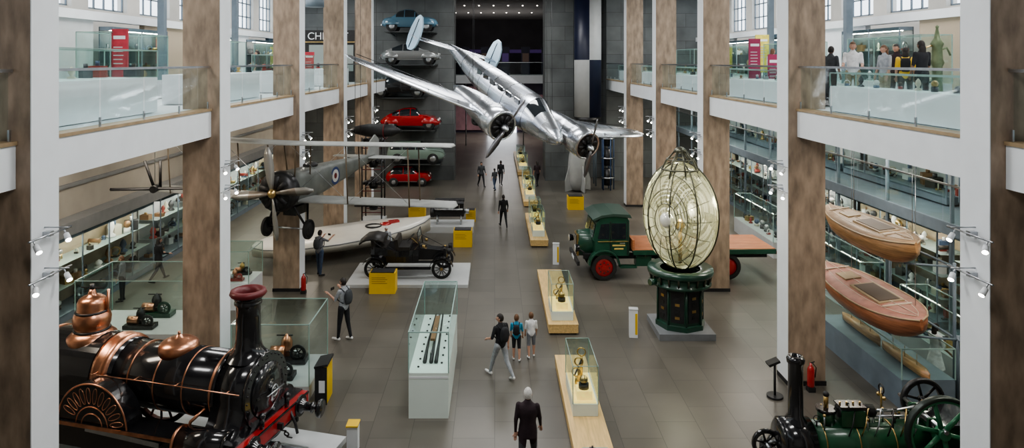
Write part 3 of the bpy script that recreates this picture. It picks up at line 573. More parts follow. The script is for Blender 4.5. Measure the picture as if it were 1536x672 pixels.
# ------------------------------------------------------------ lighthouse optic
def optic():
    b=B(TR(5.87,21.6,0,0))
    LENS=seethru(M('fresnel_prism_glass',(.86,.87,.76),.12,.15,.12,2,coat=.8),.32)
    LENS2=seethru(M('fresnel_prism_dark',(.30,.30,.22),.12,.5,.3,3,coat=.6),.5)  # alternating pale and dark prism tones paint in the glass's luminous sheen
    LENS3=seethru(M('fresnel_prism_mid',(.62,.62,.50),.10,.55,.2,3,coat=.8),.25)
    ax=Vector((-.66,-.75,0)).normalized()
    zc=3.64; RX,RZ=1.17,1.64
    up=Vector((0,0,1)); sd=ax.cross(up).normalized()
    rr=[]; N=76
    for i in range(N+1):
        t=pi*i/N; r,h=math.sin(t),-math.cos(t)*.84
        k=1+(.02 if i%2 else -.010)
        rr.append([Vector((0,0,zc))+ax*h*RX*k+sd*r*k*RX*math.cos(u)+up*r*k*RZ*math.sin(u) for u in [2*pi*j/48 for j in range(48)]])
    b.loft(rr,LENS,True,False,matf=lambda i,j:(LENS2 if i%2 else (LENS if ((i//2)%3 and (j//3)%4) else LENS3)))
    FR=M('gunmetal',(.13,.13,.10),.35,.8)
    for s in(1,-1):
        for R in(.30,.55,.8):
            pts=[Vector((0,0,zc))+ax*s*RX*.84*math.sqrt(max(.01,1-R*R))*1.03+sd*R*RX*1.02*math.cos(u)+up*R*RZ*1.02*math.sin(u) for u in [2*pi*k/40 for k in range(40)]]
            b.tube(pts,.014,FR,5,True)
        b.sph(Vector((0,0,zc))+ax*s*RX*.80,(.2,.2,.24),M('bullseye',(.9,.9,.82),.05,.2,coat=1),16,12)
        for q in range(16):
            u=2*pi*q/16; b.tube([Vector((0,0,zc))+ax*s*RX*.84*math.sqrt(max(.01,1-R*R))*1.03+sd*R*RX*1.02*math.cos(u)+up*R*RZ*1.02*math.sin(u) for R in(.3,.5,.7,.85,.97)],.011,FR,5)
    for k in range(8):
        a=2*pi*k/8+.2; d=Vector((math.cos(a),math.sin(a),0))
        e=1/math.sqrt((d.dot(ax)/.84)**2+(d.dot(sd))**2)
        b.tube([Vector((0,0,zc))+d*RX*1.04*e*math.cos(t)+up*RZ*1.04*math.sin(t) for t in [-pi/2+.25+(pi-.5)*q/18 for q in range(19)]],.024,FR,6)
    for k in range(8):
        a=2*pi*k/8; d=Vector((math.cos(a),math.sin(a),0)); b.tube([(d*.66)+Vector((0,0,4.85)),(d*.46)+Vector((0,0,5.35)),(d*.14)+Vector((0,0,5.70))],.026,FR,6)
    b.torus((0,0,5.1),(0,0,1),.58,.03,FR); b.torus((0,0,5.4),(0,0,1),.42,.025,FR); b.lathe([(.2,5.62),(.2,5.70),(.1,5.78),(.001,5.8)],(0,0,0),(0,0,1),FR,16)
    # lamp stand inside the lens
    b.cyl((0,0,2.1),(0,0,3.2),.06,BRASS,n=10); b.lathe([(.1,3.2),(.16,3.3),(.1,3.42),(.05,3.5)],(0,0,0),(0,0,1),BRASS,14)
    b.lathe([(.62,1.98),(1.0,2.02),(1.02,1.9),(1.0,1.84),(.92,1.82),(.88,1.62),(.95,1.58),(.95,1.52),(.8,1.48)],(0,0,0),(0,0,1),DKG,40,False)
    for k in range(20): a=2*pi*k/20; b.cyl((math.cos(a)*.9,math.sin(a)*.9,1.6),(math.cos(a)*.97,math.sin(a)*.97,1.88),.03,FR,n=6)
    b.lathe([(.78,.2),(.78,.34),(.7,.36),(.7,1.45),(.78,1.47),(.82,1.55)],(0,0,0),(0,0,1),DKG,8,True,False)
    for k in range(8):
        a=2*pi*k/8+pi/8; d=Vector((math.cos(a),math.sin(a),0)); 
        b.obx(d*.655+Vector((0,0,.92)),(.02,.40,.95),BLKM,a)
        for q in range(4): b.obx(d*.67+Vector((0,0,.6+q*.2)),(.02,.14,.08),BRASS if (k+q)%2 else IRON,a)
        a2=2*pi*k/8; d2=Vector((math.cos(a2),math.sin(a2),0)); b.cyl(d2*.71+Vector((0,0,.3)),d2*.71+Vector((0,0,1.5)),.035,DKG,n=8)
    b.bx(-.86,.86,-.86,.86,.0,.2,MGREY)
    b.cyl((-.9,-.5,1.7),(-1.1,-.6,1.7),.1,DKG,n=12)
    o=b.done('lighthouse_optic')
    l=bpy.data.lights.new('optic_lamp','POINT'); l.energy=140; l.color=(1,.93,.78); l.shadow_soft_size=.15  # point light added inside so the lens glows
    lo=bpy.data.objects.new('optic_lamp',l); lo.location=(5.87,21.6,3.75); SC.collection.objects.link(lo); lo.parent=o
optic()
# ------------------------------------------------------------ truck
def truck():
    b=B(TR(3.2,26.3,0,2)); G=M('truck_green',(.012,.065,.038),.35,0,.15,4,coat=.3)
    b.bx(.3,7.6,.45,.6,.75,.95,BLKM); b.bx(.3,7.6,1.5,1.65,.75,.95,BLKM)
    b.loft([[(x,1.05+w*math.cos(t)*1.0,1.25+hh*(math.sin(t))) for t in [2*pi*k/16 for k in range(16)]] for x,w,hh in((.12,.34,.48),(.2,.38,.52),(.75,.52,.56))],G)
    b.bx(.08,.16,.72,1.38,.8,1.65,BRASS); b.bx(.06,.1,.78,1.32,.86,1.58,IRON)
    for k in range(8): b.bx(.045,.062,.8+k*.065,.82+k*.065,.86,1.58,STEEL)
    cab=[(.7,.95),(.7,1.5),(.62,1.55),(.76,2.22),(.92,2.42),(1.4,2.50),(1.95,2.46),(2.03,2.3),(2.03,.95)]
    b.prism(cab,.12,2.0,G)
    b.prism([(.80,1.62),(.92,2.18),(1.25,2.22),(1.25,1.60)],.10,.122,DGL); b.prism([(1.33,1.60),(1.33,2.22),(1.90,2.22),(1.90,1.60)],.10,.122,DGL)
    b.obx((.675,.62,1.9),(.03,.78,.52),DGL,0,.2); b.obx((.675,1.52,1.9),(.03,.78,.52),DGL,0,.2)
    b.bx(1.28,1.31,.095,.12,1.0,2.3,BLKM); b.bx(1.95,1.98,.095,.12,1.0,2.3,BLKM); b.bx(.8,2.0,.09,.12,1.50,1.53,BRASS)
    for zz,w in((1.33,.5),(1.2,.36)): b.bx(1.62-w/2,1.62+w/2,.1,.118,zz,zz+.06,M('gold_lettering',(.6,.45,.15),.4))
    b.cyl((1.65,.08,1.45),(1.85,.08,1.45),.015,STEEL,n=6)
    b.prism([(.66,2.32),(.58,2.38),(.93,2.54),(1.4,2.60),(2.05,2.56),(2.12,2.42),(1.4,2.50),(.95,2.44)],.05,2.08,M('cab_roof_green',(.03,.06,.045),.5))
    for y in(.0,1.78):
        arc=[(1.05+.62*math.cos(t),.58+.62*math.sin(t)) for t in [pi*.02+pi*.96*k/14 for k in range(15)]]; arc2=[(1.05+.56*math.cos(t),.58+.56*math.sin(t)) for t in [pi*.98-pi*.96*k/14 for k in range(15)]]
        b.prism(arc+arc2,y,y+.36,G)
        b.bx(1.65,2.3,y,y+.34,.5,.56,G)
    for y in(.22,1.9):
        b.wheel((1.05,y,.50),.50,.24,RUB,RED,0,tr=.15,hub=RED); 
        for k in range(8): t=2*pi*k/8; b.cyl((1.05+.2*math.cos(t),y-.14,.5+.2*math.sin(t)),(1.05+.2*math.cos(t),y-.11,.5+.2*math.sin(t)),.03,BLKM,n=6)
        b.wheel((5.9,y,.50),.50,.36,RUB,RED,0,tr=.15,hub=RED)
    b.cyl((1.05,.2,.5),(1.05,1.9,.5),.06,IRON); b.cyl((5.9,.2,.5),(5.9,1.9,.5),.08,IRON)
    for y in(.25,1.85): b.cyl((.1,y,1.25),(-.06,y,1.25),.13,BLK,.15,18); b.cyl((-.06,y,1.25),(-.075,y,1.25),.135,M('headlamp_glass',(.8,.82,.8),.1,.3),n=18); b.cyl((.02,y,1.25),(.3,y,1.05),.03,BLKM)
    b.bx(-.02,.08,.0,2.1,.62,.78,BLKM); b.obx((-.03,1.05,.7),(.02,.5,.12),WHITE)
    b.bx(2.3,2.9,.1,.5,.55,.95,G); b.cyl((3.1,.25,.75),(3.9,.25,.75),.2,BLKM)
    b.bx(2.15,7.75,-.05,2.15,1.08,1.2,G); TB=M('bed_planks',(.42,.16,.07),.5,0,.3,4,stretch=(.5,6,6))
    for k in range(9): b.bx(2.2,7.72,-.02+k*.24,.205+k*.24,1.2,1.225,TB)
    b.bx(2.12,2.2,-.05,2.15,1.2,1.6,TB); b.bx(2.15,7.75,-.06,-.04,1.02,1.2,G)
    for k in range(8): b.bx(2.6+k*.66,2.7+k*.66,0,2.1,.95,1.08,BLKM)
    b.bx(7.7,7.78,-.02,.2,1.0,1.12,RED)
    b.done('flatbed_truck',.012)
truck()
# ------------------------------------------------------------ veteran car
def veteran():
    b=B(TR(-3.3,27.0,.12,0))
    R=.38
    for x in(-1.35,1.25):
        for y in(-.7,.7): b.wheel((x,y,R),R,.07,RUB,BLKM,12,tr=.055,sr=.014,hub=BRASS)
        b.cyl((x,-.7,R),(x,.7,R),.03,BLKM,n=8)
    b.bx(-1.6,1.5,-.35,-.28,.5,.58,BLKM); b.bx(-1.6,1.5,.28,.35,.5,.58,BLKM)
    sec=[(-1.5,.50,.62,1.15),(-1.35,.58,.60,1.2),(-.9,.62,.6,1.12),(-.4,.60,.6,1.02),(0,.60,.6,1.05),(.35,.52,.6,1.08)]
    b.loft([[(x,-w,z0),(x,-w*1.04,(z0+z1)/2),(x,-w,z1),(x,w,z1),(x,w*1.04,(z0+z1)/2),(x,w,z0)] for x,w,z0,z1 in sec],BLK,sm=False)
    SE=M('black_leather',(.025,.022,.02),.45,0,.2,10)
    for x in(-1.15,-.25): b.obx((x,0,1.1),(.5,1.1,.14),SE); b.obx((x-.26,0,1.28),(.14,1.12,.36),SE,0,-.15)
    b.prism([(.35,.62),(.35,1.06),(1.3,.98),(1.3,.62)],-.28,.28,BLK); b.bx(1.3,1.38,-.3,.3,.5,1.05,BLKM); b.bx(1.38,1.39,-.24,.24,.55,.98,IRON); b.cyl((1.34,0,1.05),(1.34,0,1.12),.04,BRASS)
    for y in(-.52,.52): b.cyl((.4,y,1.05),(.3,y,1.72),.018,BLKM,n=6); b.cyl((.35,y,1.4),(1.3,y*.5,1.0),.012,BLKM,n=6)
    b.cyl((.3,-.52,1.72),(.3,.52,1.72),.018,BLKM,n=6); b.cyl((.35,-.52,1.38),(.35,.52,1.38),.014,BRASS,n=6); b.quad((.39,-.5,1.08),(.39,.5,1.08),(.31,.5,1.7),(.31,-.5,1.7),GLASS)
    b.loft([[(x,.62*math.cos(t)*1.02,z+.10*math.sin(t)+.02*math.cos(3*t)) for t in [2*pi*k/16 for k in range(16)]] for x,z in((-1.0,1.40),(-1.4,1.5),(-1.75,1.45),(-1.95,1.3))],SE)
    for y in(-.6,.6): b.tube([(-.9,y,1.05),(-1.5,y,1.5),(-1.9,y,1.35)],.02,BLKM); b.tube([(-.6,y,1.08),(-1.2,y,1.48),(-1.8,y,1.42)],.015,BLKM)
    b.cyl((.3,.25,1.05),(-.05,.25,1.36),.015,BRASS,n=6); b.torus((-.05,.25,1.36),(-.7,0,.7),.19,.016,BLKM,24,6)
    for sd in(-1,1):
        ya,yb=sorted((sd*.62,sd*.86))
        for x in(-1.35,1.25):
            a0,a1=(.25,pi*.95) if x>0 else (.15,pi*.85)
            n=12; o=[(x+.47*math.cos(a0+(a1-a0)*k/n),R+.47*math.sin(a0+(a1-a0)*k/n)) for k in range(n+1)]; i_=[(x+.45*math.cos(a1-(a1-a0)*k/n),R+.45*math.sin(a1-(a1-a0)*k/n)) for k in range(n+1)]
            b.prism(o+i_,ya,yb,BLK)
        b.bx(-.95,.85,ya,yb,.40,.44,BLK)
        b.cyl((1.45,sd*.38,.98),(1.6,sd*.38,.98),.11,BLKM,.13,16); b.cyl((1.4,sd*.34,.6),(1.48,sd*.38,.98),.02,BRASS,n=6)
        b.cyl((.5,sd*.5,1.2),(.6,sd*.5,1.2),.06,BRASS,n=10)
    for q in(-.5,0.15): b.bx(q,q+.012,-.63,-.61,.65,1.03,IRON)
    b.done('vintage_touring_car')
veteran()
b=B(); b.bx(-5.6,-1.0,25.6,28.4,0,.12,LGREY); b.done('car_plinth')
# ------------------------------------------------------------ stacked cars
def car(name,L,W,roof,belt,colm,x,y,z,pill=(),wr=.31,wx=None,fend=0,flip=1,chrome=STEEL):
    b=B(TR(x,y,z,0 if flip>0 else 180)); xs=sorted(set([-L/2+L*k/34 for k in range(35)]+[p for p in pill]+[p+.05 for p in pill]))
    rx=[p[0] for p in roof]; rz=[p[1] for p in roof]; rings=[];info=[]
    for q in xs:
        zr=float(np.interp(q,rx,rz)); e=min(1,(L/2-abs(q))/(L*.12)); e=math.sqrt(max(e,.0)) if e<1 else 1
        w=W/2*(.62+.38*e); bl=min(zr-.02,belt); up=zr-bl; wt=w*(.98 if up<.05 else (.90-.22*min(1,up/.5)))
        zb=.28+.12*(1-e)
        half=[(0,zb),(w*.92,zb),(w,zb+.12),(w,bl-.12 if bl-.12>zb+.13 else zb+.14),(w*.965,bl),(wt,zr-.07 if up>.2 else zr-.015),(wt*.6,zr-.01),(0,zr)]
        rings.append([(q,a,c) for a,c in half]+[(q,-a,c) for a,c in half[::-1][1:-1]]); info.append((q,up,zr))
    n=len(rings[0])
    def mf(i,j):
        q,up,zr=info[i]; q2,up2,zr2=info[i+1]
        if min(up,up2)>.22 and j in(4,n-5):
            for p in pill:
                if p-.001<=q and q2<=p+.0501: return None
            return DGL
        if abs(zr2-zr)>(q2-q)*.38 and max(up,up2)>.16 and j in(5,6,n-6,n-7): return DGL
        return None
    b.loft(rings,colm,matf=mf)
    wx=wx or (-L*.31,L*.31)
    for q in wx:
        for sd in(-1,1):
            b.cyl((q,sd*(W/2-.28),wr),(q,sd*(W/2+.005),wr),wr+.045,BLKM,n=24)
            b.wheel((q,sd*(W/2-.03),wr),wr,.12,RUB,chrome,0,tr=.1)
            if fend: b.sph((q,sd*(W/2-.1),wr+.14),(wr+.24,.22,wr+.08),colm,18,10,fn=lambda p:Vector((p.x,p.y,max(p.z,-.04))))
    for sd in(-1,1):
        b.sph((L/2-.14,sd*W*.34,.66),(.07,.1,.1),M('headlamp_glass',(.8,.82,.8),.1,.3),12,8)
        b.sph((-L/2+.1,sd*W*.34,.6),(.05,.06,.08),RED,8,6)
    for q in(-L/2-.03,L/2-.05): b.bx(q,q+.08,-W*.42,W*.42,.38,.48,chrome)
    b.bx(-L*.2,L*.2,-W/2-.01,W/2+.01,.3,.34,chrome if not fend else colm)
    b.done(name)
YC=47.0
beet=[(-2.05,.5),(-1.9,.78),(-1.5,1.03),(-1.0,1.28),(-.5,1.45),(0,1.5),(.3,1.46),(.45,1.38),(.72,1.02),(1.1,.95),(1.6,.82),(1.9,.62),(2.05,.5)]
sed=[(-2.0,.6),(-1.9,.85),(-1.3,.98),(-1.15,1.05),(-.8,1.4),(-.3,1.52),(.2,1.5),(.4,1.4),(.75,1.02),(1.5,.95),(1.9,.85),(2.0,.6)]
mini=[(-1.5,.6),(-1.45,.85),(-1.3,1.0),(-1.05,1.27),(-.8,1.34),(.2,1.34),(.35,1.28),(.62,.92),(1.2,.87),(1.42,.75),(1.5,.55)]
stream=[(-2.1,.55),(-1.9,.8),(-1.2,1.15),(-.5,1.42),(0,1.47),(.4,1.4),(.8,1.03),(1.5,.92),(1.95,.72),(2.1,.5)]
cars=[(-5.8,10.55,'small_saloon_car',3.8,1.55,[(a*.93,c) for a,c in sed],.95,M('car_blue',(.07,.15,.21),.25,coat=.6),(-.35,.35)),
(-5.75,8.3,'streamlined_car',4.1,1.6,stream,.92,M('car_silver',(.26,.27,.27),.25,.4,coat=.5),(-.5,.2)),
(-6.5,6.05,'saloon_car',4.0,1.6,sed,.98,M('car_black',(.012,.014,.016),.2,coat=.7),(-.4,.35)),
(-5.75,3.85,'rounded_saloon_car',4.1,1.55,beet,.95,M('car_red',(.36,.01,.012),.22,coat=.7),(-.75,.0)),
(-5.4,1.55,'estate_car',3.9,1.55,[(-1.95,.6),(-1.88,1.0),(-1.7,1.4),(-1.0,1.48),(.3,1.48),(.5,1.38),(.85,1.0),(1.6,.92),(1.85,.8),(1.95,.6)],.95,M('car_palegreen',(.22,.30,.26),.3,coat=.5),(-.9,0)),
(-5.9,0.02,'compact_car',3.1,1.42,mini,.82,M('car_red',(.42,.012,.015),.22),(-.35,.1))]
for i,(x,z,nm,L,W,roof,belt,m,pl) in enumerate(cars):
    car(nm,L,W,roof,belt,m,x,YC,z,pl,fend=1 if i in(0,1,2,3) else 0,wr=.33 if i<5 else .27,wx=None)
    if z>1: 
        b=B(); b.bx(x-1.7,x+1.7,YC-.75,48.88,z-.08,z-.01,M('rack_dark_steel',(.07,.078,.08),.5,.2))
        for xx in(x-1.3,x+1.3): b.cyl((xx,YC-.6,z-.08),(xx,48.85,z-.25),.03,MC['rack_dark_steel'],n=6)
        b.done('car_support_shelf')
# ------------------------------------------------------------ airliner
def airliner():
    n=Vector((.48,-.83,-.33)).normalized(); w=Vector((.90,.42,-.30)); w=(w-n*w.dot(n)).normalized(); u=n.cross(w)
    m=Matrix(((n.x,w.x,u.x,.85),(n.y,w.y,u.y,31.0),(n.z,w.z,u.z,6.6),(0,0,0,1)))
    b=B(m)
    S=[(3.95,.03,.03,-.12),(3.85,.2,.18,-.11),(3.5,.38,.36,-.08),(3.0,.52,.5,-.04),(2.5,.6,.62,.02),(2.15,.64,.72,.07),(1.75,.68,.84,.12),(1.2,.72,.87,.12),(0,.74,.87,.1),(-1.2,.73,.85,.1),(-2.4,.66,.77,.13),(-3.6,.53,.64,.18),(-4.8,.4,.5,.24),(-6,.26,.34,.32),(-7,.13,.18,.38),(-7.6,.03,.04,.42)]
    N=32
    rings=[[(x,a*math.cos(t),zc+h*math.sin(t)) for t in [2*pi*k/N for k in range(N)]] for x,a,h,zc in S]
    ALU2=M('aluminium_panel_b',(.54,.58,.65),.33,1,.08,2)
    def mf(i,j):
        if i in(4,5) and 2<=j<=13 and j not in(7,8): return DGL
        if (i+j//4)%3==0: return ALU2
        return None
    b.loft(rings,ALU,matf=mf)
    for x in(1.1,.35,-.4,-1.15,-1.9,-2.6):
        for sd in(-1,1):
            k=(1 if x>-1.5 else .93 if x>-2.2 else .88)
            b.obx((x,sd*.70*k,.38),(.42,.05,.32),DGL,rx=-sd*.3)
    for x in(1.75,0,-1.2,-2.4,-3.6,-4.8):
        q=[s for s in S if s[0]==x][0]; b.tube([(x,(q[1]+.002)*math.cos(t),q[3]+(q[2]+.002)*math.sin(t)) for t in [2*pi*k/24 for k in range(24)]],.009,IRON,4,True)
    af=[(0,0),(.03,.35),(.12,.8),(.3,1),(.6,.7),(.85,.3),(1,0),(.85,-.15),(.6,-.35),(.3,-.5),(.12,-.45),(.03,-.25)]
    def wing(sd,secs,mat):
        b.loft([[(xl-c*a,sd*y,z+th*q) for a,q in af] for y,xl,c,z,th in secs],mat,matf=lambda i,j:ALU2 if (i+j)%2 and j in(3,4) else None)
    for sd in(-1,1):
        wing(sd,[(.3,1.75,3.2,-.52,.26),(2.4,1.65,2.75,-.42,.24),(3.6,1.46,2.37,-.31,.205),(5,1.25,1.95,-.18,.16),(6.2,1.03,1.6,-.05,.125),(7.2,.85,1.3,.06,.1),(8.0,.6,.95,.15,.07),(8.35,.3,.45,.19,.04)],ALU)
        for y,c,xl,z in((3.6,2.4,1.45,-.3),(5,1.95,1.25,-.18),(6.2,1.6,1.05,-.05)): b.obx((xl-c*.45,sd*y,z+.16-.02*(y-3)),(c*.85,.02,.02),IRON)
        b.obx((-.25,sd*5.2,.0),(.03,5.2,.02),IRON,rz=sd*.07,rx=sd*.09)
        wing(sd,[(.0,-5.9,1.3,.45,.07),(1.6,-6.05,1.1,.45,.06),(2.55,-6.15,.95,.45,.05)],ALU)
        fo=[(-6.05,.0),(-6.0,.45),(-6.15,1.0),(-6.5,1.35),(-6.85,1.4),(-7.15,1.15),(-7.3,.6),(-7.3,.1),(-7.15,-.3),(-6.8,-.5),(-6.4,-.42),(-6.15,-.22)]
        b.prism([(a,c+.2) for a,c in fo],sd*2.5-.04,sd*2.5+.04,M('tail_blue_grey',(.45,.60,.72),.3,.6))
        b.tube([(-6.75,sd*2.5+.05,-.2),(-6.75,sd*2.5+.05,1.4)],.02,IRON,4); b.tube([(-6.75,sd*2.5-.05,-.2),(-6.75,sd*2.5-.05,1.4)],.02,IRON,4)
        c=(0,sd*2.35,-.28)
        b.lathe([(.56,3.05),(.64,2.95),(.67,2.6),(.67,2.15),(.6,2.1),(.58,1.2),(.5,.3),(.3,-.8),(.05,-1.5)],c,(1,0,0),ALU,32)
        b.cyl((3.06,sd*2.35,-.28),(3.0,sd*2.35,-.28),.54,BLKM,n=28)
        for k in range(9):
            t=2*pi*k/9; b.cyl((3.04,sd*2.35+.16*math.cos(t),-.28+.16*math.sin(t)),(3.04,sd*2.35+.47*math.cos(t),-.28+.47*math.sin(t)),.085,IRON,.07,8)
        b.lathe([(.56,3.05),(.60,3.09),(.65,3.0)],c,(1,0,0),ALU,32,False)
        b.lathe([(.16,3.05),(.15,3.25),(.08,3.42),(.001,3.48)],c,(1,0,0),STEEL,16)
        for s in(-1,1):
            t=pi/2+.25*sd; d=Vector((0,math.cos(t)*s,math.sin(t)*s)); o=Vector((3.3,sd*2.35,-.28)); a=Vector((0,-d.z,d.y))
            rg=[]
            for q,wd in((.1,.05),(.35,.10),(.7,.13),(1.05,.11),(1.3,.07),(1.4,.02)):
                tw=.9-.5*q; e=(a*math.cos(tw)+Vector((1,0,0))*math.sin(tw)); f=e.cross(d)
                rg.append([o+d*q+e*wd+f*0,o+d*q+f*.018,o+d*q-e*wd,o+d*q-f*.018])
            b.loft(rg,M('prop_metal',(.3,.3,.32),.3,.9))
    b.tube([(3.7,.0,.2),(3.7,0,.55)],.01,IRON,4)
    for sd in(-1,1): b.wheel((1.2,sd*2.35,-.75),.3,.2,RUB,STEEL,0,tr=.12)
    b.M=Matrix.Identity(4)
    for p in((2.2,0,.9),(-4.5,0,.65),(0,2.3,.1),(0,-2.3,.1)):
        q=m@Vector(p); b.cyl(q,(q.x,q.y+.5,CE-.08),.012,IRON,n=4)
    b.done('twin_engine_airliner')
airliner()
# ------------------------------------------------------------ biplane
def biplane():
    m=Matrix.Translation((-7.25,23.2,4.1))@Matrix.Rotation(math.radians(-105),4,'Z')
    b=B(m); FAB=M('linen_fabric',(.30,.31,.30),.6,0,.15,2); FABG=M('doped_silver_fuselage',(.15,.16,.15),.5,.2,.2,2)
    S=[(-.1,.52,.56,0),(-.6,.54,.60,0),(-1.5,.50,.58,0),(-3,.42,.48,.05),(-4.5,.31,.36,.1),(-6,.18,.22,.15),(-7.3,.06,.12,.2)]
    sq=[(math.copysign(abs(math.cos(t))**.6,math.cos(t)),math.copysign(abs(math.sin(t))**.6,math.sin(t))) for t in [2*pi*k/20 for k in range(20)]]
    b.loft([[(x,a*p,zc+h*q) for p,q in sq] for x,a,h,zc in S],FABG)
    b.lathe([(.44,.44),(.60,.4),(.68,.28),(.69,-.05),(.6,-.2)],(0,0,0),(1,0,0),IRON,28)
    for k in range(9): t=2*pi*k/9; b.cyl((.38,.12*math.cos(t),.12*math.sin(t)),(.38,.58*math.cos(t),.58*math.sin(t)),.11,BLKM,.10,8); b.cyl((.46,.2*math.cos(t),.2*math.sin(t)),(.42,.56*math.cos(t+.1),.56*math.sin(t+.1)),.018,STEEL,n=5)
    b.lathe([(.16,.4),(.15,.6),(.08,.68),(.001,.7)],(0,0,0),(1,0,0),BRASS,14)
    PW=M('laminated_propeller',(.20,.17,.14),.3,0,.25,5); PT=M('propeller_metal_tip',(.36,.35,.33),.35,.5)
    for k in range(4):
        t=pi/2*k+.12; d=Vector((0,math.cos(t),math.sin(t))); a=Vector((0,-d.z,d.y)); o=Vector((.55,0,0)); rg=[]
        for q,wd in((.08,.05),(.4,.11),(.9,.16),(1.3,.14),(1.55,.05)):
            tw=.7-.3*q; e=(a*math.cos(tw)+Vector((1,0,0))*math.sin(tw)); f=e.cross(d); rg.append([o+d*q+e*wd,o+d*q+f*.03,o+d*q-e*wd,o+d*q-f*.03])
        b.loft(rg,PT if k%2 else PW,matf=lambda i,j:PT if i>=2 and j>1 else None)
    af=[(0,0),(.05,.6),(.2,1),(.5,.8),(.8,.4),(1,0),(.6,-.1),(.2,-.2)]
    for z,xl in((1.55,.1),(-.42,-.15)):
        b.loft([[(xl-c*a,y,z+abs(y)*.02+th*q) for a,q in af] for y,c,th in((-6.1,.5,.03),(-5.8,1.2,.07),(0,1.4,.09),(5.8,1.2,.07),(6.1,.5,.03))],FAB)
    STR=M('strut_wood',(.16,.12,.08),.5)
    for y in(-4.6,-2.4,2.4,4.6):
        for x in(-.15,-1.1): b.cyl((x,y,-.35),(x+.15,y,1.6),.024,STR,n=6)
        s=1 if y>0 else -1
        b.cyl((-.2,y,-.3),(-.1,y-s*2.2,1.6),.006,STEEL,n=4); b.cyl((-.2,y-s*2.2,-.3),(-.1,y,1.6),.006,STEEL,n=4)
    for y in(-.45,.45):
        for x in(-.1,-1.1): b.cyl((x,y,.4),(x+.1,y*1.2,1.58),.025,STR,n=6)
    for sd in(-1,1):
        for R,mm,o in((.34,M('roundel_blue',(.03,.05,.14),.5),.0),(.24,M('roundel_white',(.5,.5,.48),.5),.004),(.11,DRED,.008)):
            b.cyl((-3.0,sd*(.425+o),.05),(-3.0,sd*(.43+o),.05),R,mm,n=24)
    b.prism([(-6.6,.2),(-6.9,.9),(-7.4,1.15),(-7.8,.9),(-7.8,.1),(-7.3,.0)],-.03,.03,FAB)
    b.loft([[(xl-c*a,y,.22+.04*q) for a,q in af] for y,xl,c in((-1.7,-6.7,.7),(0,-6.4,1.2),(1.7,-6.7,.7))],FAB)
    for y in(-.8,.8):
        b.wheel((-.4,y,-1.35),.34,.1,RUB,BLKM,0,tr=.06); b.cyl((-.1,y*.45,-.45),(-.4,y*.95,-1.35),.04,BLKM); b.cyl((-1.1,y*.45,-.45),(-.4,y*.95,-1.35),.04,BLKM)
    b.cyl((-.4,-.8,-1.35),(-.4,.8,-1.35),.03,STEEL)
    b.cyl((-.3,.0,-.55),(-1.6,.0,-.6),.16,BLKM,n=12); b.obx((-.9,0,-.8),(.8,.5,.3),IRON)
    b.sph((-1.9,0,.6),(.35,.25,.12),BLKM,12,8)
    b.M=Matrix.Identity(4)
    for p in((-.5,2.5,1.6),(-.5,-2.5,1.6),(-6,0,.5)):
        q=m@Vector(p); b.cyl(q,(q.x,q.y,ZS0-.0 if q.x<-7.4 else CE-.08),.01,IRON,n=4)
    b.done('biplane')
biplane()
b=B(Matrix.Translation((-11.2,22.5,4.3))@Matrix.Rotation(.1,4,'Z'))
b.loft([[(q,-.25*k,0),(q,0,.05),(q,.25*k,0),(q,0,-.05)] for q,k in((-1.4,.2),(-1.2,1),(-.6,.9),(0,.35),(.6,.9),(1.2,1),(1.4,.2))],BLKM); b.cyl((0,-.15,0),(0,.2,0),.12,IRON); b.cyl((0,.0,0),(.0,.0,2.2),.01,STEEL,n=4)
b.tube([(-.1,.2,0),(-.4,.2,.9)],.05,BLKM); b.tube([(.1,.2,0),(.1,.2,.9)],.05,BLKM); b.done('hanging_propeller')
# ------------------------------------------------------------ white hull
b=B(Matrix.Translation((-6.6,30.8,.0))@Matrix.Rotation(math.radians(32),4,'Z'))
HW=M('white_hull_paint',(.66,.64,.58),.35,0,.05,2,coat=.3)
st=[(-4.2,.1,.72),(-3.9,.75,.73),(-3.3,1.2,.74),(-2.5,1.5,.75),(-1,1.72,.78),(1,1.6,.82),(2.5,1.2,.88),(3.5,.6,.93),(4.1,.05,.98)]
b.loft([[(x,w*a,zt*q+.0 if q>0 else .35) for a,q in((-.0,0),(-.75,0),(-1,.8),(-1,1),(-.5,1.06),(0,1.10),(.5,1.06),(1,1),(1,.8),(.75,0))] for x,w,zt in st],HW)
RB_=[(x,w,zt) for x,w,zt in st]
for sd in(-1,1): b.tube([(x,sd*w,zt*.98) for x,w,zt in RB_],.025,MGREY,5)
b.torus((1.2,0,.93),(0,0,1),.35,.04,BLKM); b.lathe([(.3,.88),(.26,.98),(.1,1.02)],(1.8,0,0),(0,0,1),RED,14); b.obx((2.2,0,1.0),(.5,.25,.12),RED)
for x in(-2,2): b.bx(x-.1,x+.1,-.6,.6,0,.4,MGREY)
b.done('white_racing_boat')
b=B(TR(-2.3,34.6,0)); b.bx(-1.25,1.25,-.8,.8,0,.3,LGREY)
b.obx((0,0,.85),(1.5,.4,.35),BLKM)
for sd in(-1,1):
    for k in range(6): b.cyl((-.62+k*.25,sd*.08,.95),(-.62+k*.25,sd*.38,1.35),.095,IRON,n=12)
    b.obx((0,sd*.42,1.4),(1.5,.16,.12),BLKM,0,0,sd*-.6); b.cyl((-.7,sd*.5,1.1),(.7,sd*.5,1.1),.04,STEEL)
b.cyl((.75,0,.9),(1.0,0,.9),.12,STEEL); b.cyl((-.95,0,.85),(-.75,0,.85),.25,IRON)
for x in(-.6,.6):
    for y in(-.3,.3): b.cyl((x,y,.3),(x,y*.6,.75),.035,STEEL)
b.done('aero_engine')
b=B(TR(-6.3,35.5,0)); b.bx(-.6,.6,-.6,.6,0,.35,LGREY)
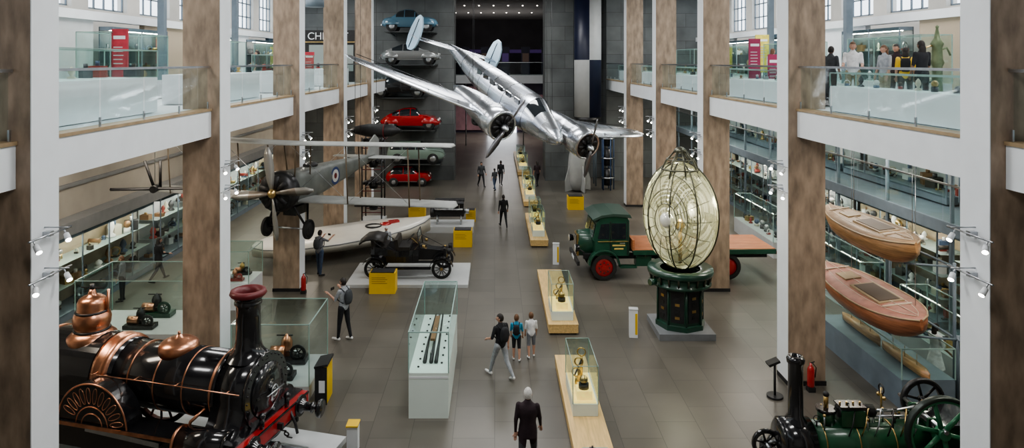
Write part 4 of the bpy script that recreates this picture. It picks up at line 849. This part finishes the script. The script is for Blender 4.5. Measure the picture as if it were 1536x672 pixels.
for sx in(-.5,.5):
    for sy in(-.5,.5): b.cyl((sx,sy,.35),(sx,sy,4.6),.04,IRON,n=6)
for z in(1.1,2.2,3.3,4.4):
    b.lathe([(.2,-.3),(.25,-.1),(.25,.1),(.15,.3)],(0,0,z),(0,0,1),BLKM,16)
    for k in range(9): t=2*pi*k/9; b.cyl((.2*math.cos(t),.2*math.sin(t),z),(.55*math.cos(t),.55*math.sin(t),z),.085,IRON,.095,8)
    b.cyl((-.5,-.5,z-.35),(.5,-.5,z-.35),.025,DRED,n=6); b.cyl((-.5,.5,z-.35),(.5,.5,z-.35),.025,DRED,n=6)
b.done('radial_engine_tower')
b=B(TR(-6.0,34.6,5.0,-10)); b.loft([[(x,r*math.cos(t),r*.8*math.sin(t)) for t in [2*pi*k/16 for k in range(16)]] for x,r in((-1.4,.05),(-1.1,.25),(-.4,.42),(.4,.42),(.8,.38),(1.3,.1))],BLKM)
b.torus((.5,0,0),(1,0,0),.42,.03,DRED); b.cyl((0,0,.3),(0,0,8.4),.012,IRON,n=4); b.done('hanging_jet_engine')
# ------------------------------------------------------------ rocket
def rocket():
    b=B(TR(6.4,47.0,0,0)); W=M('rocket_white',(.48,.49,.49),.45,0,.05,2); N=M('rocket_navy',(.012,.016,.042),.4,0,.1,2)
    rings=[[(r*math.cos(t),r*math.sin(t),z) for t in [2*pi*k/32 for k in range(32)]] for r,z in((.92,4.7),(.93,8.6),(.93,CE-.02))]
    def mf(i,j):
        q=(j//8)%4; return W if (q%2==0)^(i%2==1) else N
    b.loft(rings,W,matf=mf)
    b.lathe([(.6,4.1),(.85,4.4),(.92,4.7)],(0,0,0),(0,0,1),IRON,24)
    for k in range(4): t=pi/4+pi/2*k; b.lathe([(.26,3.0),(.2,3.4),(.12,3.7),(.14,4.2)],(.4*math.cos(t),.4*math.sin(t),0),(0,0,1),IRON,16); b.cyl((.7*math.cos(t),.7*math.sin(t),0),(.7*math.cos(t),.7*math.sin(t),4.5),.05,BGREY,n=8)
    b.done('research_rocket')
    b=B(TR(5.45,44.8,0))
    G=M('rocket_silver_white',(.40,.41,.41),.45,.2,.08,2)
    b.lathe([(.45,.1),(.6,.6),(.66,1.4),(.58,2.3),(.40,3.1),(.15,3.8),(.001,4.0)],(0,0,0),(0,0,1),G,32)
    for k in range(4):
        t=pi/2*k+.4; c,s=math.cos(t),math.sin(t); b.loft([[(c*r-s*o,s*r+c*o,z) for r,z in((.45,.1),(.95,.0),(.95,.7),(.6,1.8))] for o in(-.04,.04)],G)
    b.done('rocket_tail_section')
rocket()
b=B(TR(7.5,45.3,0)); 
for z in(.3,1.6,2.9): b.torus((0,0,z+.5),(0,0,1),.4,.05,STEEL,20,6); b.cyl((0,0,z),(0,0,z+1.1),.28,IRON,n=14)
for k in range(5): t=2*pi*k/5; b.cyl((.4*math.cos(t),.4*math.sin(t),0),(.4*math.cos(t),.4*math.sin(t),4.2),.04,M('pipe_blue',(.05,.09,.18),.4),n=6)
b.done('rocket_engine')
# ------------------------------------------------------------ central cases / benches
b=B(); x0,x1,y0,y1=-2.05,-1.1,16.25,20.0
b.bx(x0,x1,y0,y1,0,1.08,LCASE); b.bx(x0+.02,x1-.02,y0-.005,y0,.95,1.0,WHITE)
for k in range(16): b.sph((x0+.2+(.55 if k%2 else 0),y0+.3+k*.22,1.10),(.03,.03,.02),BLKM,8,6)
for dx in(-.14,.02,.14): b.tube([(-1.58+dx,y0+.5,1.12),(-1.58+dx,y0+1.5,1.22),(-1.58+dx*.7,y1-.4,1.25)],[.05,.03,.02],IRON,6)
b.obx((-1.6,y0+2.2,1.3),(.12,1.6,.06),MC['art_wood'])
for k in range(4): b.cyl((-1.6,y0+.8+k*.8,1.08),(-1.6,y0+.8+k*.8,1.28),.02,STEEL,n=6)
zt=2.05; za=1.08
for (a,c,d,e) in(((x0,y0,za),(x1,y0,za),(x1,y0,zt),(x0,y0,zt)),((x0,y1,za),(x1,y1,za),(x1,y1,zt),(x0,y1,zt)),((x0,y0,za),(x0,y1,za),(x0,y1,zt),(x0,y0,zt)),((x1,y0,za),(x1,y1,za),(x1,y1,zt),(x1,y0,zt)),((x0,y0,zt),(x1,y0,zt),(x1,y1,zt),(x0,y1,zt))): b.quad(a,c,d,e,GLASS)
EG=MC['glass_edge']
for x in(x0,x1):
    b.bx(x-.012,x+.012,y0,y1,zt-.012,zt+.012,EG)
    for y in(y0,y1): b.bx(x-.012,x+.012,y-.012,y+.012,za,zt,EG)
for y in(y0,y1): b.bx(x0,x1,y-.012,y+.012,zt-.012,zt+.012,EG)
b.done('long_display_case')
def exhibit_on_plinth(xa,xb,c0,c1,seed):
    b=B(); x0,x1=xa+.12,xb-.12; z0=.335
    b.bx(x0,x1,c0,c1,z0,z0+.28,LCASE); b.bx(x0+.03,x1-.03,c0+.03,c1-.03,z0+.28,z0+.295,WARMP)
    mid=(x0+x1)/2; L=(c1-c0)
    b.bx(mid-.18,mid+.18,c0+.15,c0+.5,z0+.295,z0+.5,WARMP); b.cyl((mid,c0+.32,z0+.5),(mid,c0+.32,z0+.62),.12,BLKM,n=16); b.sph((mid,c0+.32,z0+.7),.1,BRASS,12,8)
    for k in range(3):
        yy=c0+L*(.5+.18*k); b.cyl((mid-.12+.1*k,yy,z0+.295),(mid-.12+.1*k,yy,z0+.55+.12*k),.035,BRASS,n=10); b.torus((mid-.12+.1*k,yy,z0+.66+.12*k),(0.2,1,0),.10,.018,BRASS,18,6)
    b.cyl((mid-.15,c0+L*.5,z0+.6),(mid+.1,c0+L*.86,z0+.75),.02,IRON,n=6)
    e=.01; za,zb=z0+.28,z0+1.15
    for q in(((x0,c0),(x1,c0)),((x0,c1),(x1,c1)),((x0,c0),(x0,c1)),((x1,c0),(x1,c1))):
        (ax_,ay),(bx_,by)=q; b.quad((ax_,ay,za),(bx_,by,za),(bx_,by,zb),(ax_,ay,zb),GLASS); b.cyl((ax_,ay,zb),(bx_,by,zb),.01,EG,n=4)
    b.quad((x0,c0,zb),(x1,c0,zb),(x1,c1,zb),(x0,c1,zb),GLASS)
    for x in(x0,x1):
        for y in(c0,c1): b.bx(x-e,x+e,y-e,y+e,za,zb,EG)
    b.done('glass_display_case')
for i,(ya,yb,xa,xb,cs) in enumerate([(13.2,19.0,1.68,2.5,[(15.7,17.3),(13.6,14.2)]),(21.2,26.8,1.68,2.6,[(21.5,22.9)]),(31.2,36.8,1.65,2.45,[(31.8,33.4),(34.5,35.4)]),(39.8,48.5,1.7,2.5,[(40.4,42),(44,45.5)]),(50.5,62,1.7,2.6,[(51.5,53),(56,57.5)])]):
    b=B(); b.bx(xa,xb,ya,yb,.05,.32,WOOD); b.bx(xa+.05,xb-.05,ya+.05,yb-.05,0,.05,BLKM); b.bx(xa-.01,xb+.01,ya-.01,yb+.01,.30,.33,WOOD); b.done('timber_plinth',.008)
    for k,(c0,c1) in enumerate(cs):
        if i==0 and k==1: case(xa+.15,xb-.15,c0,c1,.335,.03,.12,BLKM,3,.12,'flat_label_case',5,top=CASEB)
        else: exhibit_on_plinth(xa,xb,c0,c1,200+i*3+k)
case(-6.6,-4.65,17.1,19.0,0,.35,1.9,LGREY,2,.95,'glass_display_case',71,mach=True)
case(-12.6,-9.2,20.5,22.5,0,.3,1.9,LGREY,2,1.0,'glass_display_case',72,mach=True)
case(-9.6,-8.4,23.3,24.7,0,.9,2.0,WHITE,2,.6,'glass_display_case',73,mach=True)
b=B(TR(-4.3,17.2,0)); b.bx(-.14,.14,-.3,.3,0,.9,YEL); b.bx(-.15,.15,-.32,-.3,.0,.92,BLKM); b.obx((0,0,.95),(.34,.66,.05),BLKM,0,-.2); b.bx(-.05,.1,-.325,-.318,.3,.6,WHITE); b.done('information_stand')
for (px,py,w,h,d) in((573,441,.95,.75,.6),(694,371,.85,.75,.7),(625,326,.9,.7,.7),(706,333,.5,.6,.6),(864,315,.9,.75,.7)):
    z=8704/(py-92); x=(px-742)*z/1024; b=B(TR(x,z+d/2,0)); b.bx(-w/2,w/2,-d/2,d/2,0,h,YEL); b.obx((0,-.02,h+.02),(w*.9,d*.8,.03),BLKM)
    for q in range(4): b.bx(-w*.4,w*(.2-.07*(q%2)),-d/2-.004,-d/2,h*(.5+q*.09),h*(.53+q*.09),M('yellow_text',(.35,.22,.02),.5))
    b.done('information_stand')
for (px,py) in((950,505),(834,396)):
    z=8704/(py-92); x=(px-742)*z/1024; b=B(TR(x,z,0,-8)); b.bx(-.13,.13,-.1,.1,0,.85,WHITE); b.bx(-.14,.14,-.11,.11,.85,.88,LGREY); b.bx(.05,.12,-.105,-.1,.1,.75,YEL); b.done('information_post',.01)
b=B(TR(-3.1,14.95,0)); b.bx(-.12,.12,-.1,.1,.0,.55,WHITE); b.obx((0,0,.57),(.26,.3,.03),YEL); b.done('information_post')
for x,y in((-7.0,25.0),(8.15,17.6)):
    b=B(TR(x,y,0)); b.lathe([(.085,.12),(.09,.15),(.09,.55),(.06,.63),(.03,.66),(.03,.72)],(0,0,0),(0,0,1),RED,16); b.cyl((0,0,.72),(.1,0,.76),.015,BLKM); b.tube([(.05,0,.72),(.14,0,.6),(.11,0,.35)],.014,BLKM); b.bx(-.09,.09,-.09,.09,0,.12,BLKM); b.done('fire_extinguisher')
b=B(TR(7.1,17.3,0)); b.cyl((0,0,0),(0,0,.05),.2,BLKM); b.cyl((0,0,.05),(0,0,.85),.03,BLKM); b.obx((-.05,0,.88),(.3,.25,.06),BLKM,0,-.4); b.done('label_stand')
# ------------------------------------------------------------ boats right
def boat(name,x,y,z,L,W,H,hull,deck,rz,tilt=0):
    b=B(Matrix.Translation((x,y,z))@Matrix.Rotation(math.radians(rz),4,'Z')@Matrix.Rotation(tilt,4,'X'))
    rings=[];n=18
    def kk(t): return max(.04,(1-abs(t)**2.6)**.7 if abs(t)<1 else 0)*(1-.12*t)
    for i in range(n+1):
        t=i/n*2-1; k=kk(t); s=H*(1+.12*t*t)
        rings.append([(L/2*t,W/2*k*a,s-(1-q)*H*(.35+.65*min(1,k*1.3))) for a,q in((-1,1),(-.98,.6),(-.8,.25),(-.4,.05),(0,0),(.4,.05),(.8,.25),(.98,.6),(1,1),(.5,1.10),(0,1.14),(-.5,1.10))])
    b.loft(rings,hull,matf=lambda i,j:deck if j>=8 else None)
    for sd in(-1,1): b.tube([(L/2*(i/n*2-1),sd*W/2*kk(i/n*2-1),H*(1+.12*(i/n*2-1)**2)) for i in range(n+1)],.022,WOODT,6)
    LW=M('pale_deck_line',(.55,.45,.35),.4)
    for a in(-.55,0,.55): b.tube([(L/2*.94*(i/n*2-1),a*W/2*kk(i/n*2-1),H*(1.09+(.06 if a==0 else 0)+.12*(i/n*2-1)**2)) for i in range(n+1)],.01,LW,4)
    b.obx((-.1*L,0,H*1.13),(L*.3,W*.45,.07),WOODT); b.obx((-.1*L,0,H*1.17),(L*.26,W*.36,.05),M('boat_cockpit',(.10,.07,.05),.6)); b.obx((.2*L,0,H*1.15),(L*.12,W*.3,.05),WOODT)
    for q in(-.3,.34): b.obx((L*q,0,H*1.19),(.05,W*.5,.03),LW)
    b.M=Matrix.Identity(4)
    for q in(-.32,.32):
        b.cyl((x+.1,y+L*q,z+.0),(x+1.35,y+L*q,z-.1),.03,BGREY,n=6)
        b.cyl((x+.3,y+L*q,z+H),(x+.3,y+L*q,6.5),.008,STEEL,n=4)
    b.cyl((x+1.35,y-L*.4,z-.1),(x+1.35,y+L*.4,z-.1),.03,BGREY,n=6)
    for q in(-.32,.32): b.cyl((x+1.35,y+L*q,0),(x+1.35,y+L*q,z),.04,BGREY,n=6)
    b.done(name)
boat('wooden_boat',10.05,18.3,3.5,4.3,1.15,.62,BOATW,M('tan_deck',(.30,.20,.12),.45,0,.3,3),90,-.12)
boat('wooden_boat',10.05,18.3,1.75,4.7,1.45,.62,BOATR,M('pink_deck',(.36,.17,.13),.45,0,.2,4),90,-.12)
case(9.9,11.2,16.6,20.9,0,.75,1.5,BGREY,0,.2,'ship_model_case',9)
b=B(Matrix.Translation((10.45,18.6,.76))@Matrix.Rotation(pi/2,4,'Z'))
for q in(-1.2,0.9):
    b.loft([[(q+1.0*t,.16*k*a,.22*zz) for a,zz in((-1,1),(-.7,.3),(0,0),(.7,.3),(1,1))] for t,k in((-1,.1),(-.7,.8),(0,1),(.7,.8),(1,.1))],BOATW)
    for k in range(3): b.cyl((q-.5+k*.5,0,.2),(q-.5+k*.5,0,.5),.008,WOODT,n=4)
b.done('ship_model')
b=B(TR(-8.3,31.5,11.0)); b.cyl((0,0,0),(0,0,.45),.42,BGREY,n=24); b.cyl((0,0,.45),(0,0,2.45),.02,STEEL); b.done('hanging_drum_lamp')
def fixture(x,y,z,sx,sy,pw,col=(1,1,1),glow=True,name='ceiling_light_panel',up=False):
    l=bpy.data.lights.new(name,'AREA'); l.shape='RECTANGLE'; l.size=sx; l.size_y=sy; l.energy=pw; l.color=col
    o=bpy.data.objects.new(name,l); o.location=(x,y,z-.06); SC.collection.objects.link(o)
    if up: o.rotation_euler=(pi,0,0)
    if glow:
        b=B(); b.bx(x-sx/2-.05,x+sx/2+.05,y-sy/2-.05,y+sy/2+.05,z-.03,z+.02,LAMPW); b.done(name+'_diffuser')
COOL=(1,.98,.95); WARM=(1,.84,.64)
for y,p in((6,400),(14,400),(22,370),(30,340),(38,270),(45,240)): fixture(0,y,CE-.02,5,1.6,p,COOL)  # unseen area lights added along the ceiling to light the nave
fixture(1,74,6.3,4,6,460,(1,.95,.9),False); fixture(0,56,CE-.02,4,2,110,COOL,False)  # bare lights added for the far floor glare and hall end
fixture(0,69,7.4,6,1.5,150,(1,.95,.9),False,'uplighter',True); b=B(); b.bx(-3,3,68.3,69.7,6.9,7.2,BLKM); b.cyl((-2.9,69,0),(-2.9,69,6.9),.06,STEEL); b.cyl((2.9,69,0),(2.9,69,6.9),.06,STEEL); b.done('uplighter_housing')  # up-facing light and its stand, added to brighten the far ceiling
for y in(14.2,21.8,29,36.5,44):
    fixture(-11.2,y,ZS0+.13,3,1.0,125,WARM,True,'soffit_light'); fixture(10.9,y,ZS0+.13,3,1.0,150,(1,.90,.76),True,'soffit_light')
    fixture(-11,y,CE-.02,3,3,260,(1,.98,.95),False,'gallery_light'); fixture(11.8,y,CE-.02,3,3,260,(1,.98,.95),False,'gallery_light')  # unseen area lights added over the upper galleries
b=B()
for yy in(61,70):
    for xx in(-4,-2.7,-1.4,-.1,1.2,2.5,3.8): b.cyl((xx,yy,CE-.05),(xx,yy,CE),.06,LAMPS,n=10)
b.done('downlight_array')
w=bpy.data.worlds.new('World'); SC.world=w; w.use_nodes=True; bg=w.node_tree.nodes['Background']; bg.inputs[0].default_value=(.84,.92,1,1); bg.inputs[1].default_value=2.2
try: SC.view_settings.look='AgX - Medium High Contrast'; SC.view_settings.exposure=.38
except Exception as e: print(e)
cam=bpy.data.cameras.new('camera'); cam.sensor_width=36; cam.sensor_fit='HORIZONTAL'; cam.lens=24; cam.shift_x=(768-CX)/1536; cam.shift_y=-(336-HY)/1536; cam.clip_end=300
co=bpy.data.objects.new('camera',cam); co.location=(0,0,CH); co.rotation_euler=(pi/2,0,0); SC.collection.objects.link(co); SC.camera=co
